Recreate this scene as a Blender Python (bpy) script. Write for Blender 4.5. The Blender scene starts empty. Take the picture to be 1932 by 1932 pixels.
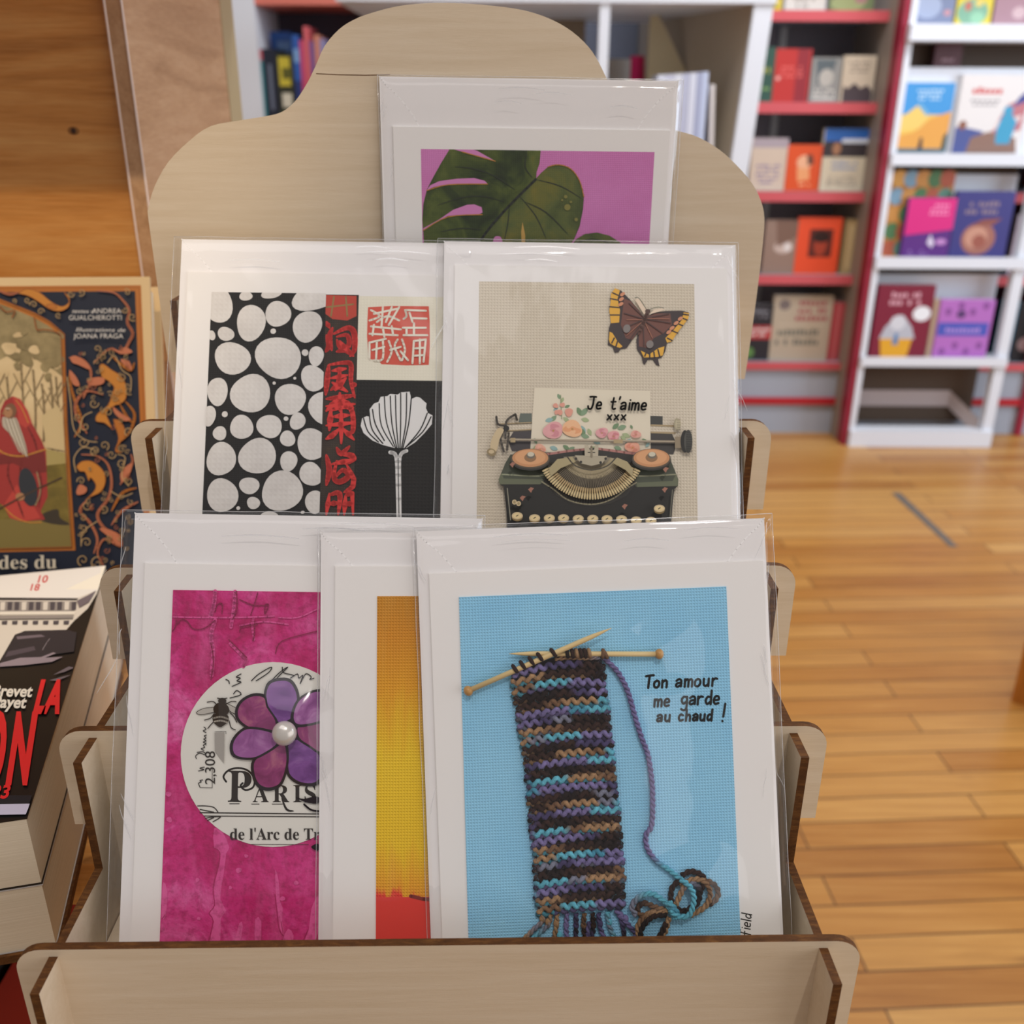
import bpy, bmesh, math, random
from mathutils import Vector, Matrix, noise
R = random.Random(7)
sc = bpy.context.scene
COL = sc.collection
PI = math.pi
H = 1.05                                     # eye height above the floor
# ---------------------------------------------------------------- camera
FPX, PITCH, ROLL = 1826.4, 0.39922, 0.00608
CAM = Vector((0, 0, H))
cF = Vector((0, math.cos(PITCH), -math.sin(PITCH)))
cU = Vector((0, math.sin(PITCH), math.cos(PITCH)))
cR = Vector((1, 0, 0))
_r = cR * math.cos(ROLL) + cU * math.sin(ROLL)
_u = cU * math.cos(ROLL) - cR * math.sin(ROLL)
cd = bpy.data.cameras.new('camera'); co = bpy.data.objects.new('camera', cd); COL.objects.link(co)
co.matrix_world = Matrix(((_r.x, _u.x, -cF.x, CAM.x), (_r.y, _u.y, -cF.y, CAM.y), (_r.z, _u.z, -cF.z, CAM.z), (0, 0, 0, 1)))
cd.sensor_width = 36; cd.lens = 36 * FPX / 1932; cd.clip_start = 0.01
cd.dof.use_dof = True; cd.dof.focus_distance = 0.365; cd.dof.aperture_fstop = 11.5
sc.camera = co
# ---------------------------------------------------------------- light and exposure
sc.view_settings.view_transform = 'Standard'; sc.view_settings.look = 'None'
sc.view_settings.exposure = 0.0; sc.view_settings.gamma = 1.0
sc.view_settings.use_curve_mapping = False
sc.cycles.use_denoising = True
sc.cycles.transparent_max_bounces = 24; sc.cycles.max_bounces = 8
sc.cycles.sample_clamp_indirect = 6
w = bpy.data.worlds.new('world'); sc.world = w; w.use_nodes = True
w.node_tree.nodes['Background'].inputs[0].default_value = (1.0, 0.95, 0.93, 1)
w.node_tree.nodes['Background'].inputs[1].default_value = 0.30
def lamp(name, kind, loc, target, power, color, size=0.1, sizey=None, **kw):
    d = bpy.data.lights.new(name, kind); o = bpy.data.objects.new(name, d); COL.objects.link(o)
    o.location = loc; d.energy = power; d.color = color
    o.rotation_euler = (Vector(target) - Vector(loc)).to_track_quat('-Z', 'Y').to_euler()
    if kind == 'AREA':
        d.size = size
        if sizey: d.shape = 'RECTANGLE'; d.size_y = sizey
    else: d.shadow_soft_size = size
    for k, v in kw.items(): setattr(d, k, v)
    return o
lamp('ceiling_spot', 'SPOT', (0.34, -0.52, H + 1.55), (-0.05, 0.45, H - 0.15), 37, (1.0, 0.92, 0.85), 0.02, spot_size=1.1, spot_blend=0.6)
lamp('cabinet_fill_spot', 'SPOT', (-0.12, -0.5, H + 1.55), (-0.36, 0.62, H - 0.2), 60, (1.0, 0.76, 0.46), 0.018, spot_size=0.30, spot_blend=0.5)  # added narrow warm spot, brightens only the cabinet and the books before it
lamp('fill_light_right', 'AREA', (2.7, -1.2, 1.5), (0.1, 0.6, 0.9), 31, (1.0, 0.96, 0.95), 3.4, 2.0)  # added soft fill from the right, no window there
lamp('ceiling_panel', 'AREA', (-0.45, -0.2, 2.7), (-0.1, 0.4, 0.75), 11, (1.0, 0.96, 0.97), 1.9, 1.1)
lamp('ceiling_panel_shelves', 'AREA', (0.9, 1.9, 2.75), (0.9, 2.9, 0.8), 48, (0.97, 0.97, 1.0), 1.6, 0.7)
lamp('window_daylight', 'AREA', (3.6, 0.9, 1.7), (1.2, 3.2, 0.8), 60, (0.68, 0.82, 1.0), 1.6, 1.6)
# ---------------------------------------------------------------- helpers: view rays
def ray(px, py):
    x, y = px - 966, py - 966
    c, s = math.cos(-ROLL), math.sin(-ROLL)
    x, y = c * x - s * y, s * x + c * y
    return cR * (x / FPX) - cU * (y / FPX) + cF
def atY(px, py, Y):
    d = ray(px, py); return CAM + d * (Y / d.y)
def atZ(px, py, z):
    d = ray(px, py); return CAM + d * ((z - H) / d.z)
def atX(px, py, X):
    d = ray(px, py); return CAM + d * (X / d.x)
class Frame:
    """a plane in the room: origin P, axes rt, up and normal n"""
    def __init__(s, P, rt, up):
        s.P = Vector(P); s.rt = Vector(rt).normalized(); s.up = Vector(up).normalized(); s.n = s.rt.cross(s.up)
    def uv(s, px, py):
        d = ray(px, py); k = ((s.P - CAM) @ s.n) / (d @ s.n); q = CAM + d * k - s.P
        return (q @ s.rt, q @ s.up)
    def shift(s, u, v): s.P = s.P + s.rt * u + s.up * v
    def matrix(s):
        a, b, c, p = s.rt, s.up, s.n, s.P
        return Matrix(((a.x, b.x, c.x, p.x), (a.y, b.y, c.y, p.y), (a.z, b.z, c.z, p.z), (0, 0, 0, 1)))
def leaning(P, lean, yaw, rot=0):
    l = math.radians(lean); n = Vector((0, -math.cos(l), math.sin(l)))
    n = Matrix.Rotation(yaw, 3, 'Z') @ n; rt = Vector((math.cos(yaw), math.sin(yaw), 0)); up = n.cross(rt)
    q = Matrix.Rotation(math.radians(rot), 3, n)
    return Frame(P, q @ rt, q @ up)
def crop(ox, oy, k): return lambda x, y: (ox + x * k, oy + y * k)
# ---------------------------------------------------------------- helpers: materials
def lin(c):
    f = lambda v: v / 12.92 if v <= 0.04045 else ((v + 0.055) / 1.055) ** 2.4
    if isinstance(c, str): c = tuple(int(c[i:i + 2], 16) / 255 for i in (0, 2, 4))
    return tuple(f(v) for v in c)
_mats = {}
def mat(c, rough=0.55, spec=0.5, metal=0, coat=0):
    key = (c, rough, spec, metal, coat)
    if key in _mats: return _mats[key]
    m = bpy.data.materials.new('paint_' + str(c)); m.use_nodes = True; b = m.node_tree.nodes['Principled BSDF']
    b.inputs['Base Color'].default_value = (*lin(c), 1); b.inputs['Roughness'].default_value = rough
    b.inputs['Specular IOR Level'].default_value = spec; b.inputs['Metallic'].default_value = metal
    b.inputs['Coat Weight'].default_value = coat
    _mats[key] = m; return m
class NT:
    def __init__(s, name, rough=0.5, spec=0.5):
        s.m = bpy.data.materials.new(name); s.m.use_nodes = True; s.t = s.m.node_tree; s.b = s.t.nodes['Principled BSDF']
        s.b.inputs['Roughness'].default_value = rough; s.b.inputs['Specular IOR Level'].default_value = spec
        s.tc = s.t.nodes.new('ShaderNodeTexCoord')
    def n(s, typ, **kw):
        q = s.t.nodes.new('ShaderNode' + typ)
        for k, v in kw.items():
            if k in q.inputs: q.inputs[k].default_value = v
            else: setattr(q, k, v)
        return q
    def l(s, a, b): s.t.links.new(a, b)
    def coords(s, scale=(1, 1, 1), rot=(0, 0, 0), loc=(0, 0, 0)):
        q = s.n('Mapping'); q.inputs['Scale'].default_value = scale; q.inputs['Rotation'].default_value = rot; q.inputs['Location'].default_value = loc
        s.l(s.tc.outputs['Object'], q.inputs[0]); return q.outputs[0]
    def noise(s, vec, scale, detail=4, rough=0.55, dist=0):
        q = s.n('TexNoise'); q.inputs['Scale'].default_value = scale; q.inputs['Detail'].default_value = detail
        q.inputs['Roughness'].default_value = rough; q.inputs['Distortion'].default_value = dist
        s.l(vec, q.inputs['Vector']); return q.outputs['Fac']
    def ramp(s, fac, stops):
        q = s.n('ValToRGB'); e = q.color_ramp.elements
        while len(e) < len(stops): e.new(0.5)
        for k, (p, c) in enumerate(stops): e[k].position = p; e[k].color = (*lin(c), 1)
        s.l(fac, q.inputs[0]); return q.outputs[0]
    def mix(s, fac, a, b, mode='MIX'):
        q = s.n('Mix', data_type='RGBA', blend_type=mode)
        for i, v in ((0, fac), (6, a), (7, b)):
            if hasattr(v, 'links'): s.l(v, q.inputs[i])
            elif i == 0: q.inputs[0].default_value = v
            else: q.inputs[i].default_value = (*lin(v), 1)
        return q.outputs[2]
    def color(s, c): s.l(c, s.b.inputs['Base Color'])
    def bump(s, h, strength=0.3, dist=0.001):
        q = s.n('Bump'); q.inputs['Strength'].default_value = strength; q.inputs['Distance'].default_value = dist
        s.l(h, q.inputs['Height']); s.l(q.outputs[0], s.b.inputs['Normal'])
def wood(name, dark, mid, light, stretch=(1, 14, 14), scale=9, rough=0.5, knots=False, spec=0.4):
    t = NT(name, rough, spec); v = t.coords(stretch)
    a = t.noise(v, scale, 6, 0.62, 0.6); c = t.ramp(a, [(0.28, dark), (0.5, mid), (0.74, light)])
    f = t.noise(t.coords(tuple(q * 5 for q in stretch)), scale * 2.5, 3)
    c = t.mix(0.22, c, t.ramp(f, [(0.3, dark), (0.7, light)]))
    t.color(c); t.bump(f, 0.12, 0.0006); return t.m
def canvas(name, stops, scale=5, weave=2600, strength=0.5, rough=0.75, stretch=(1, 1, 1), dist=0):
    """painted or printed canvas: a colour ramp over soft noise, woven bump"""
    t = NT(name, rough, 0.3)
    c = t.ramp(t.noise(t.coords(stretch), scale, 5, 0.6, dist), stops)
    w1 = t.n('TexWave', wave_type='BANDS', bands_direction='X'); w2 = t.n('TexWave', wave_type='BANDS', bands_direction='Y')
    for q in (w1, w2):
        q.inputs['Scale'].default_value = weave / 6.28 * 1.0; q.inputs['Distortion'].default_value = 0.6; q.inputs['Detail'].default_value = 1
        t.l(t.coords(), q.inputs['Vector'])
    m = t.n('Math', operation='MAXIMUM'); t.l(w1.outputs['Fac'], m.inputs[0]); t.l(w2.outputs['Fac'], m.inputs[1])
    t.color(c); t.bump(m.outputs[0], strength, 0.00025); return t.m
def film():
    t = NT('clear_film'); t.t.nodes.remove(t.b); out = [q for q in t.t.nodes if q.type == 'OUTPUT_MATERIAL'][0]
    tr = t.n('BsdfTransparent'); tr.inputs[0].default_value = (0.985, 0.985, 0.985, 1)
    gl = t.n('BsdfGlossy'); gl.inputs['Roughness'].default_value = 0.07
    lw = t.n('LayerWeight'); lw.inputs[0].default_value = 0.5
    pw = t.n('Math', operation='POWER'); t.l(lw.outputs['Facing'], pw.inputs[0]); pw.inputs[1].default_value = 4
    fr = t.n('Math', operation='MULTIPLY_ADD'); t.l(pw.outputs[0], fr.inputs[0]); fr.inputs[1].default_value = 0.45; fr.inputs[2].default_value = 0.04
    bp = t.n('Bump'); bp.inputs['Strength'].default_value = 0.25; bp.inputs['Distance'].default_value = 0.0006
    t.l(t.noise(t.coords((1, .5, 1)), 90, 2), bp.inputs['Height']); t.l(bp.outputs[0], gl.inputs['Normal'])
    mx = t.n('MixShader'); t.l(fr.outputs[0], mx.inputs[0]); t.l(tr.outputs[0], mx.inputs[1]); t.l(gl.outputs[0], mx.inputs[2])
    df = t.n('BsdfDiffuse'); df.inputs[0].default_value = (0.9, 0.9, 0.92, 1)
    m2 = t.n('MixShader'); m2.inputs[0].default_value = 0.008
    t.l(mx.outputs[0], m2.inputs[1]); t.l(df.outputs[0], m2.inputs[2]); t.l(m2.outputs[0], out.inputs[0])
    return t.m
def yarnmat():
    t = NT('variegated_wool', 0.9, 0.1); a = t.n('Attribute', attribute_name='Col')
    w_ = t.noise(t.coords(), 2600, 2)
    c = t.mix(0.55, a.outputs['Color'], t.ramp(w_, [(0.3, (.25, .25, .25)), (0.65, (.95, .95, .95))]), 'MULTIPLY')
    t.color(t.mix(0.35, c, a.outputs['Color'])); t.bump(w_, 0.6, 0.0004); return t.m
# ---------------------------------------------------------------- helpers: meshes
def cr(pts, n=5, closed=True):
    """Catmull-Rom through the points"""
    out = []; N = len(pts)
    for i in range(N if closed else N - 1):
        g = (lambda k: pts[k % N]) if closed else (lambda k: pts[max(0, min(N - 1, k))])
        a, b, c, d = g(i - 1), g(i), g(i + 1), g(i + 2)
        for j in range(n):
            t = j / n
            out.append(tuple(0.5 * (2 * b[m] + (c[m] - a[m]) * t + (2 * a[m] - 5 * b[m] + 4 * c[m] - d[m]) * t * t + (3 * b[m] - a[m] - 3 * c[m] + d[m]) * t ** 3) for m in range(len(b))))
    if not closed: out.append(tuple(pts[-1]))
    return out
def clip(poly, rect):
    x0, y0, x1, y1 = rect
    for ax, lim, sg in ((0, x0, 1), (0, x1, -1), (1, y0, 1), (1, y1, -1)):
        out = []
        for i in range(len(poly)):
            a, b = poly[i - 1], poly[i]; da, db = (a[ax] - lim) * sg, (b[ax] - lim) * sg
            if (da >= 0) != (db >= 0):
                t = da / (da - db); out.append((a[0] + (b[0] - a[0]) * t, a[1] + (b[1] - a[1]) * t))
            if db >= 0: out.append(b)
        poly = out
        if len(poly) < 3: return []
    return poly
class MB:
    def __init__(s): s.v = []; s.f = []; s.mi = []; s.ms = []; s.c = None
    def m(s, m):
        if isinstance(m, str): m = mat(m)
        if m not in s.ms: s.ms.append(m)
        return s.ms.index(m)
    def add(s, vs, fs, m):
        k = len(s.v); s.v += [tuple(q) for q in vs]; i = s.m(m)
        for f in fs: s.f.append(tuple(k + q for q in f)); s.mi.append(i)
    def box(s, x0, x1, y0, y1, z0, z1, m):
        s.add([(x, y, z) for x in (x0, x1) for y in (y0, y1) for z in (z0, z1)],
              [(0, 1, 3, 2), (4, 6, 7, 5), (0, 4, 5, 1), (2, 3, 7, 6), (0, 2, 6, 4), (1, 5, 7, 3)], m)
    def hexa(s, p, m):   # 8 corners: bottom 4 then top 4
        s.add(p, [(3, 2, 1, 0), (4, 5, 6, 7), (0, 1, 5, 4), (1, 2, 6, 5), (2, 3, 7, 6), (3, 0, 4, 7)], m)
    def prism(s, poly, f0, f1, face, edge, to3):
        n = len(poly); vs = [to3(u, v, f0) for u, v in poly] + [to3(u, v, f1) for u, v in poly]
        s.add(vs, [tuple(range(n - 1, -1, -1)), tuple(range(n, 2 * n))], face)
        s.add(vs, [(i, (i + 1) % n, n + (i + 1) % n, n + i) for i in range(n)], edge)
    def flat(s, poly, z, m):
        if len(poly) < 3: return
        a = sum(poly[i - 1][0] * poly[i][1] - poly[i][0] * poly[i - 1][1] for i in range(len(poly)))
        if a < 0: poly = poly[::-1]
        s.add([(u, v, z) for u, v in poly], [tuple(range(len(poly)))], m)
    def slab(s, poly, z0, z1, m): s.prism(poly, z0, z1, m, m, lambda u, v, w_: (u, v, w_))
    def stroke(s, pts, wd, z, m, taper=False):
        n = len(pts)
        for i in range(n - 1):
            a, b = pts[i], pts[i + 1]; dx, dy = b[0] - a[0], b[1] - a[1]; L = math.hypot(dx, dy)
            if L < 1e-9: continue
            ka = kb = 1.0
            if taper: ka, kb = (math.sin(PI * (0.12 + 0.76 * q / (n - 1))) for q in (i, i + 1))
            nx, ny = -dy / L * wd / 2, dx / L * wd / 2
            s.add([(a[0] + nx * ka, a[1] + ny * ka, z), (a[0] - nx * ka, a[1] - ny * ka, z), (b[0] - nx * kb, b[1] - ny * kb, z), (b[0] + nx * kb, b[1] + ny * kb, z)], [(0, 1, 2, 3)], m)
            if i == 0: s.disc(a[0], a[1], wd / 2 * ka, wd / 2 * ka, z, m, 8)
            s.disc(b[0], b[1], wd / 2 * kb, wd / 2 * kb, z, m, 8)
    def disc(s, x, y, rx, ry, z, m, n=24, a0=0):
        c, q = math.cos(a0), math.sin(a0); P = []
        for i in range(n):
            a, b = rx * math.cos(2 * PI * i / n), ry * math.sin(2 * PI * i / n); P.append((x + a * c - b * q, y + a * q + b * c))
        s.flat(P, z, m)
    def tube(s, pts, r, m, n=8, caps=True, cols=None):
        pts = [Vector(p) for p in pts]; N = len(pts); k0 = len(s.v); prev = None; rr = r if isinstance(r, (list, tuple)) else [r] * N
        vs = []
        for i, p in enumerate(pts):
            d = (pts[min(i + 1, N - 1)] - pts[max(i - 1, 0)]).normalized()
            a = Vector((0, 0, 1)) if prev is None else prev
            a = a - d * (a @ d)
            if a.length < 1e-6: a = d.orthogonal()
            a.normalize(); prev = a; b = d.cross(a)
            for j in range(n):
                t = 2 * PI * j / n; vs.append(p + (a * math.cos(t) + b * math.sin(t)) * rr[i])
        fs = [(i * n + j, i * n + (j + 1) % n, (i + 1) * n + (j + 1) % n, (i + 1) * n + j) for i in range(N - 1) for j in range(n)]
        if caps: fs += [tuple(range(n - 1, -1, -1)), tuple((N - 1) * n + j for j in range(n))]
        s.add(vs, fs, m)
        if cols is not None:
            if s.c is None: s.c = {}
            for i in range(N):
                for j in range(n): s.c[k0 + i * n + j] = cols[i]
    def ball(s, c, r, m, n=16, sq=(1, 1, 1)):
        vs = [(c[0], c[1], c[2] + r * sq[2])]; fs = []; h = n // 2
        for i in range(1, h):
            for j in range(n):
                a, b = PI * i / h, 2 * PI * j / n
                vs.append((c[0] + r * sq[0] * math.sin(a) * math.cos(b), c[1] + r * sq[1] * math.sin(a) * math.sin(b), c[2] + r * sq[2] * math.cos(a)))
        vs.append((c[0], c[1], c[2] - r * sq[2])); e = len(vs) - 1
        for j in range(n):
            k = (j + 1) % n; fs.append((0, 1 + j, 1 + k)); fs.append((e, e - n + k, e - n + j))
            for i in range(h - 2): fs.append((1 + i * n + j, 1 + (i + 1) * n + j, 1 + (i + 1) * n + k, 1 + i * n + k))
        s.add(vs, fs, m)
    def build(s, name, parent=None, smooth=False, label=None, kind=None):
        me = bpy.data.meshes.new(name); me.from_pydata(s.v, [], s.f)
        for m in s.ms: me.materials.append(m)
        me.polygons.foreach_set('material_index', s.mi)
        if smooth: me.polygons.foreach_set('use_smooth', [True] * len(s.f))
        if s.c is not None:
            ca = me.color_attributes.new('Col', 'FLOAT_COLOR', 'POINT')
            for i, c in s.c.items(): ca.data[i].color = (*c, 1)
        me.update(); o = bpy.data.objects.new(name, me); COL.objects.link(o)
        if parent: o.parent = parent
        if label: o['label'] = label
        if kind: o['kind'] = kind
        return o
def tag(o, label, cat, group=None, kind=None):
    o['label'] = label; o['category'] = cat
    if group: o['group'] = group
    if kind: o['kind'] = kind
    return o
def thing(name, label, cat, M=None, group=None):
    o = bpy.data.objects.new(name, None); COL.objects.link(o); o.empty_display_size = 0.02
    if M is not None: o.matrix_world = M
    return tag(o, label, cat, group)
def struct(mb, name, label=None):
    o = mb.build(name); o['kind'] = 'structure'
    tag(o, label or name.replace('_', ' '), name.split('_')[0]); o['kind'] = 'structure'; return o
_text = {}
def text2d(body, shear=0, bold=0):
    """letter shapes as flat triangles, size 1"""
    key = (body, shear, bold)
    if key in _text: return _text[key]
    c = bpy.data.curves.new('t', 'FONT'); c.body = body; c.size = 1; c.shear = shear; c.offset = bold; c.resolution_u = 4
    o = bpy.data.objects.new('t', c); COL.objects.link(o)
    dg = bpy.context.evaluated_depsgraph_get(); dg.update()
    me = bpy.data.meshes.new_from_object(o.evaluated_get(dg))
    r = ([(v.co.x, v.co.y) for v in me.vertices], [tuple(p.vertices) for p in me.polygons])
    bpy.data.objects.remove(o); bpy.data.curves.remove(c); bpy.data.meshes.remove(me)
    _text[key] = r; return r
class Art:
    """draws on a frame; points are given as seen in the picture and laid onto the frame's plane"""
    def __init__(s, fr, z, step=1.5e-5, to=None): s.fr = fr; s.z = z; s.st = step; s.mb = MB(); s.to = to or (lambda x, y: (x, y)); s.k = 0; s.rect = None
    def L(s, x, y): return s.fr.uv(*s.to(x, y))
    def nz(s): s.k += 1; return s.z + s.k * s.st
    def lw(s, x, y, wd):
        a, b = s.L(x - wd / 2, y), s.L(x + wd / 2, y); return math.hypot(a[0] - b[0], a[1] - b[1])
    def cl(s, P): return clip(P, s.rect) if s.rect else P
    def poly(s, pts, m, smooth=0, z=None):
        if smooth: pts = cr(pts, smooth)
        s.mb.flat(s.cl([s.L(*p) for p in pts]), z or s.nz(), m)
    def ell(s, x, y, rx, ry, m, rot=0, n=26, wob=0, seed=0, z=None):
        P = []
        for i in range(n):
            a = 2 * PI * i / n; k = 1 + wob * (math.sin(2 * a + seed) * 0.6 + math.sin(3 * a + seed * 1.7) * 0.5)
            u, v = rx * k * math.cos(a), ry * k * math.sin(a); P.append((x + u * math.cos(rot) - v * math.sin(rot), y + u * math.sin(rot) + v * math.cos(rot)))
        s.poly(P, m, z=z)
    def line(s, pts, wd, m, smooth=0, taper=False, z=None):
        w_ = s.lw(pts[0][0], pts[0][1], wd)
        if smooth: pts = cr(pts, smooth, False)
        P = [s.L(*p) for p in pts]
        if s.rect:
            x0, y0, x1, y1 = s.rect; P2 = [p for p in P if x0 < p[0] < x1 and y0 < p[1] < y1]
            if len(P2) < 2: return
            P = P2
        s.mb.stroke(P, w_, z or s.nz(), m, taper)
    def text(s, body, x, y, h, m, ang=0, shear=0, sx=1, bold=0, z=None):
        vs, fs = text2d(body, shear, bold); c, q = math.cos(ang), math.sin(ang); k = h / 0.7; z = z or s.nz(); V = []
        for u, v in vs:
            u *= k * sx; v *= k; V.append((*s.L(x + u * c + v * q, y + u * q - v * c), z))
        s.mb.add(V, fs, m)
    def hand(s, body, x, y, h, wd, m, ang=0, adv=0.62, slant=0.12):
        c, q = math.cos(ang), math.sin(ang); z = s.nz(); u0 = 0
        for ch in body:
            for pl in GL.get(ch, []):
                pts = []
                for a, b in pl:
                    u, v = (u0 + a + slant * b) * h, b * h
                    pts.append((x + u * c + v * q, y + u * q - v * c))
                s.line(pts, wd, m, 4 if len(pts) > 2 else 0, z=z)
            u0 += ADV.get(ch, adv)
    def build(s, name, parent, label=None): return s.mb.build(name, parent, label=label)
# handwriting: one polyline per pen stroke, x-height 0.6, capital 1
GL = {'T': [[(0, .95), (.3, 1), (.62, 1.02)], [(.3, 1), (.26, .5), (.24, 0)]], 'J': [[(.1, 1), (.35, 1.02), (.6, 1)], [(.42, 1), (.42, .4), (.3, .02), (.1, .05), (.03, .25)]],
 'o': [[(.25, .58), (.05, .4), (.08, .08), (.3, .02), (.45, .25), (.4, .5), (.25, .58)]], 'n': [[(.06, .58), (.06, 0)], [(.06, .4), (.28, .58), (.42, .45), (.42, 0)]],
 'a': [[(.05, .48), (.25, .6), (.42, .48), (.42, .04)], [(.42, .32), (.15, .3), (.04, .14), (.15, .02), (.4, .14)]],
 'm': [[(.05, .58), (.05, 0)], [(.05, .4), (.2, .58), (.32, .45), (.32, 0)], [(.32, .4), (.48, .58), (.6, .45), (.6, 0)]],
 'u': [[(.05, .58), (.06, .15), (.22, .02), (.42, .2)], [(.42, .58), (.42, 0)]], 'r': [[(.06, .58), (.06, 0)], [(.06, .38), (.22, .57), (.4, .55)]],
 'e': [[(.06, .3), (.4, .34), (.35, .56), (.15, .56), (.04, .28), (.15, .03), (.4, .08)]], 'g': [[(.4, .52), (.18, .58), (.04, .35), (.18, .08), (.4, .25)], [(.42, .58), (.42, -.2), (.25, -.4), (.05, -.3)]],
 'd': [[(.4, .5), (.18, .55), (.04, .28), (.16, .03), (.4, .2)], [(.42, 1), (.42, 0)]], 'c': [[(.4, .5), (.2, .58), (.05, .3), (.18, .03), (.42, .1)]],
 'h': [[(.06, 1), (.06, 0)], [(.06, .35), (.26, .56), (.4, .42), (.4, 0)]], '!': [[(.15, 1.05), (.12, .3)], [(.1, .05), (.11, .03)]],
 't': [[(.2, .95), (.18, .2), (.3, .02), (.42, .08)], [(.02, .62), (.4, .64)]], "'": [[(.1, 1.05), (.06, .85)]], 'i': [[(.12, .56), (.12, 0)], [(.13, .8), (.14, .79)]],
 'x': [[(.03, .5), (.4, .05)], [(.4, .5), (.03, .05)]], 'f': [[(.42, .95), (.25, .98), (.18, .7), (.16, -.1)], [(.02, .5), (.36, .52)]], 'l': [[(.1, 1), (.1, 0)]], ',': [[(.2, .1), (.1, -.15)]]}
ADV = {'m': .78, ' ': .55, "'": .2, 'i': .28, '!': .3, 'l': .28, 'T': .66, 'J': .68, ',': .3}
# ---------------------------------------------------------------- materials
PLY = wood('birch_plywood', 'cbb89c', 'd2c0a6', 'd9c9b1', (4, 90, 90), 3.2, 0.5, spec=0.35)
EDGE = wood('scorched_edge', '3a2210', '543217', '7d5226', (30, 120, 120), 5, 0.7, spec=0.2)
PINE = wood('pine_boards', '9d6224', 'c98a44', 'deab68', (1.4, 26, 20), 2.6, 0.45)
WHITE = mat('e9e6e4', 0.6, 0.3); PAPER = mat('ebe8e5', 0.7, 0.2); ENV = mat('eae7e6', 0.75, 0.2); SEAM = mat('f4f2f1', 0.7, 0.2); SEAMD = mat('dcd9d7', 0.75, 0.2)
def rimmat():  # whitish film for the folds, part of the glint is in the colour
    t = NT('film_fold_glint'); t.t.nodes.remove(t.b); out = [q for q in t.t.nodes if q.type == 'OUTPUT_MATERIAL'][0]
    tr = t.n('BsdfTransparent'); gl = t.n('BsdfGlossy'); gl.inputs['Roughness'].default_value = 0.2; df = t.n('BsdfDiffuse'); df.inputs[0].default_value = (.9, .9, .92, 1)
    a = t.n('MixShader'); a.inputs[0].default_value = .45; t.l(df.outputs[0], a.inputs[1]); t.l(gl.outputs[0], a.inputs[2])
    b = t.n('MixShader'); b.inputs[0].default_value = .55; t.l(tr.outputs[0], b.inputs[1]); t.l(a.outputs[0], b.inputs[2]); t.l(b.outputs[0], out.inputs[0]); return t.m
RIM = rimmat(); FILM = film(); YARN = yarnmat(); BLACK = mat('151414', 0.7, 0.2)
TZ = H - 0.312                                # table top
# ---------------------------------------------------------------- room shell
def floor_mat():
    t = NT('maple_strip_floor', 0.33, 0.45)
    v = t.coords((1, 1, 1), (0, 0, math.radians(-3.2)))
    b = t.n('TexBrick', offset=0.37, squash=1.0)
    for k, x in (('Scale', 1.0), ('Mortar Size', 0.0015), ('Mortar Smooth', 0.1), ('Bias', 0.0), ('Brick Width', 0.83), ('Row Height', 0.057)): b.inputs[k].default_value = x
    b.inputs['Color1'].default_value = (0.05, 0.05, 0.05, 1); b.inputs['Color2'].default_value = (0.95, 0.95, 0.95, 1); b.inputs['Mortar'].default_value = (0, 0, 0, 1)
    t.l(v, b.inputs['Vector'])
    base = t.ramp(b.outputs['Color'], [(0.05, '9c6227'), (0.3, 'b67b37'), (0.6, 'c28a43'), (0.95, 'd6a661')])
    g = t.noise(t.coords((1.2, 26, 1), (0, 0, math.radians(-3.2))), 3.0, 6, 0.65, 0.5)
    c = t.mix(0.42, base, t.ramp(g, [(0.3, '83501f'), (0.5, 'b47c3a'), (0.72, 'd6a45c')]))
    k = t.noise(t.coords((3, 9, 1), (0, 0, math.radians(-3.2))), 2.2, 2)
    c = t.mix(t.ramp(k, [(0.68, (0, 0, 0)), (0.8, (.75, .75, .75))]), c, '7d5028')
    c = t.mix(t.ramp(b.outputs['Fac'], [(0.2, (0, 0, 0)), (0.8, (.9, .9, .9))]), c, '38200e')
    t.color(c); t.bump(b.outputs['Fac'], -0.25, 0.002); return t.m
m = MB(); m.box(-3.2, 4.2, -1.6, 3.62, -0.05, 0, floor_mat()); struct(m, 'floor', 'honey coloured strip wood floor')
m = MB(); m.box(-3.2, 4.2, 3.6, 3.68, 0, 2.9, 'c9c5c0'); struct(m, 'wall_back', 'plain wall behind the bookcases')
m = MB(); m.box(-3.28, -3.2, -1.6, 3.68, 0, 2.9, 'cbb79c'); struct(m, 'wall_left', 'plain wall on the left')
a, b = atZ(1690, 930, 0), atZ(1800, 1032, 0); d = (b - a).normalized(); nn = Vector((-d.y, d.x, 0)) * 0.013
m = MB(); m.slab([tuple((q)[:2]) for q in (a + nn, a - nn, b - nn * .8, b + nn * .8)], 0.0, 0.0009, '6a655e')
tag(m.build('floor_tape'), 'dark grey strip of tape stuck diagonally on the wood floor', 'tape')
# ---------------------------------------------------------------- the plywood card stand
X0, YAW, W = -0.01729, 0.02147, 0.28
YK = [0.23813, 0.29236, 0.34795, 0.40295, 0.4575]; ZK = [H - 0.25547, H - 0.20853, H - 0.17060, H - 0.12719, H - 0.080]
def S(u, y, z): return Vector((X0 + math.cos(YAW) * u - math.sin(YAW) * y, math.sin(YAW) * u + math.cos(YAW) * y, z))
SM = Matrix.Translation((X0, 0, 0)) @ Matrix.Rotation(YAW, 4, 'Z')
base = Vector((0, 0.35, TZ))
stand = thing('card_display_stand', 'tiered pale plywood card stand with a cloud shaped back panel', 'display stand', SM @ Matrix.Translation(base))
def sb(name, fn, label=None):
    mb = MB(); fn(mb); mb.v = [(x, y - 0.35, z - TZ) for x, y, z in mb.v]; return mb.build(name, stand, label=label)
TH = 0.003; HU = 0.1285
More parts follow.
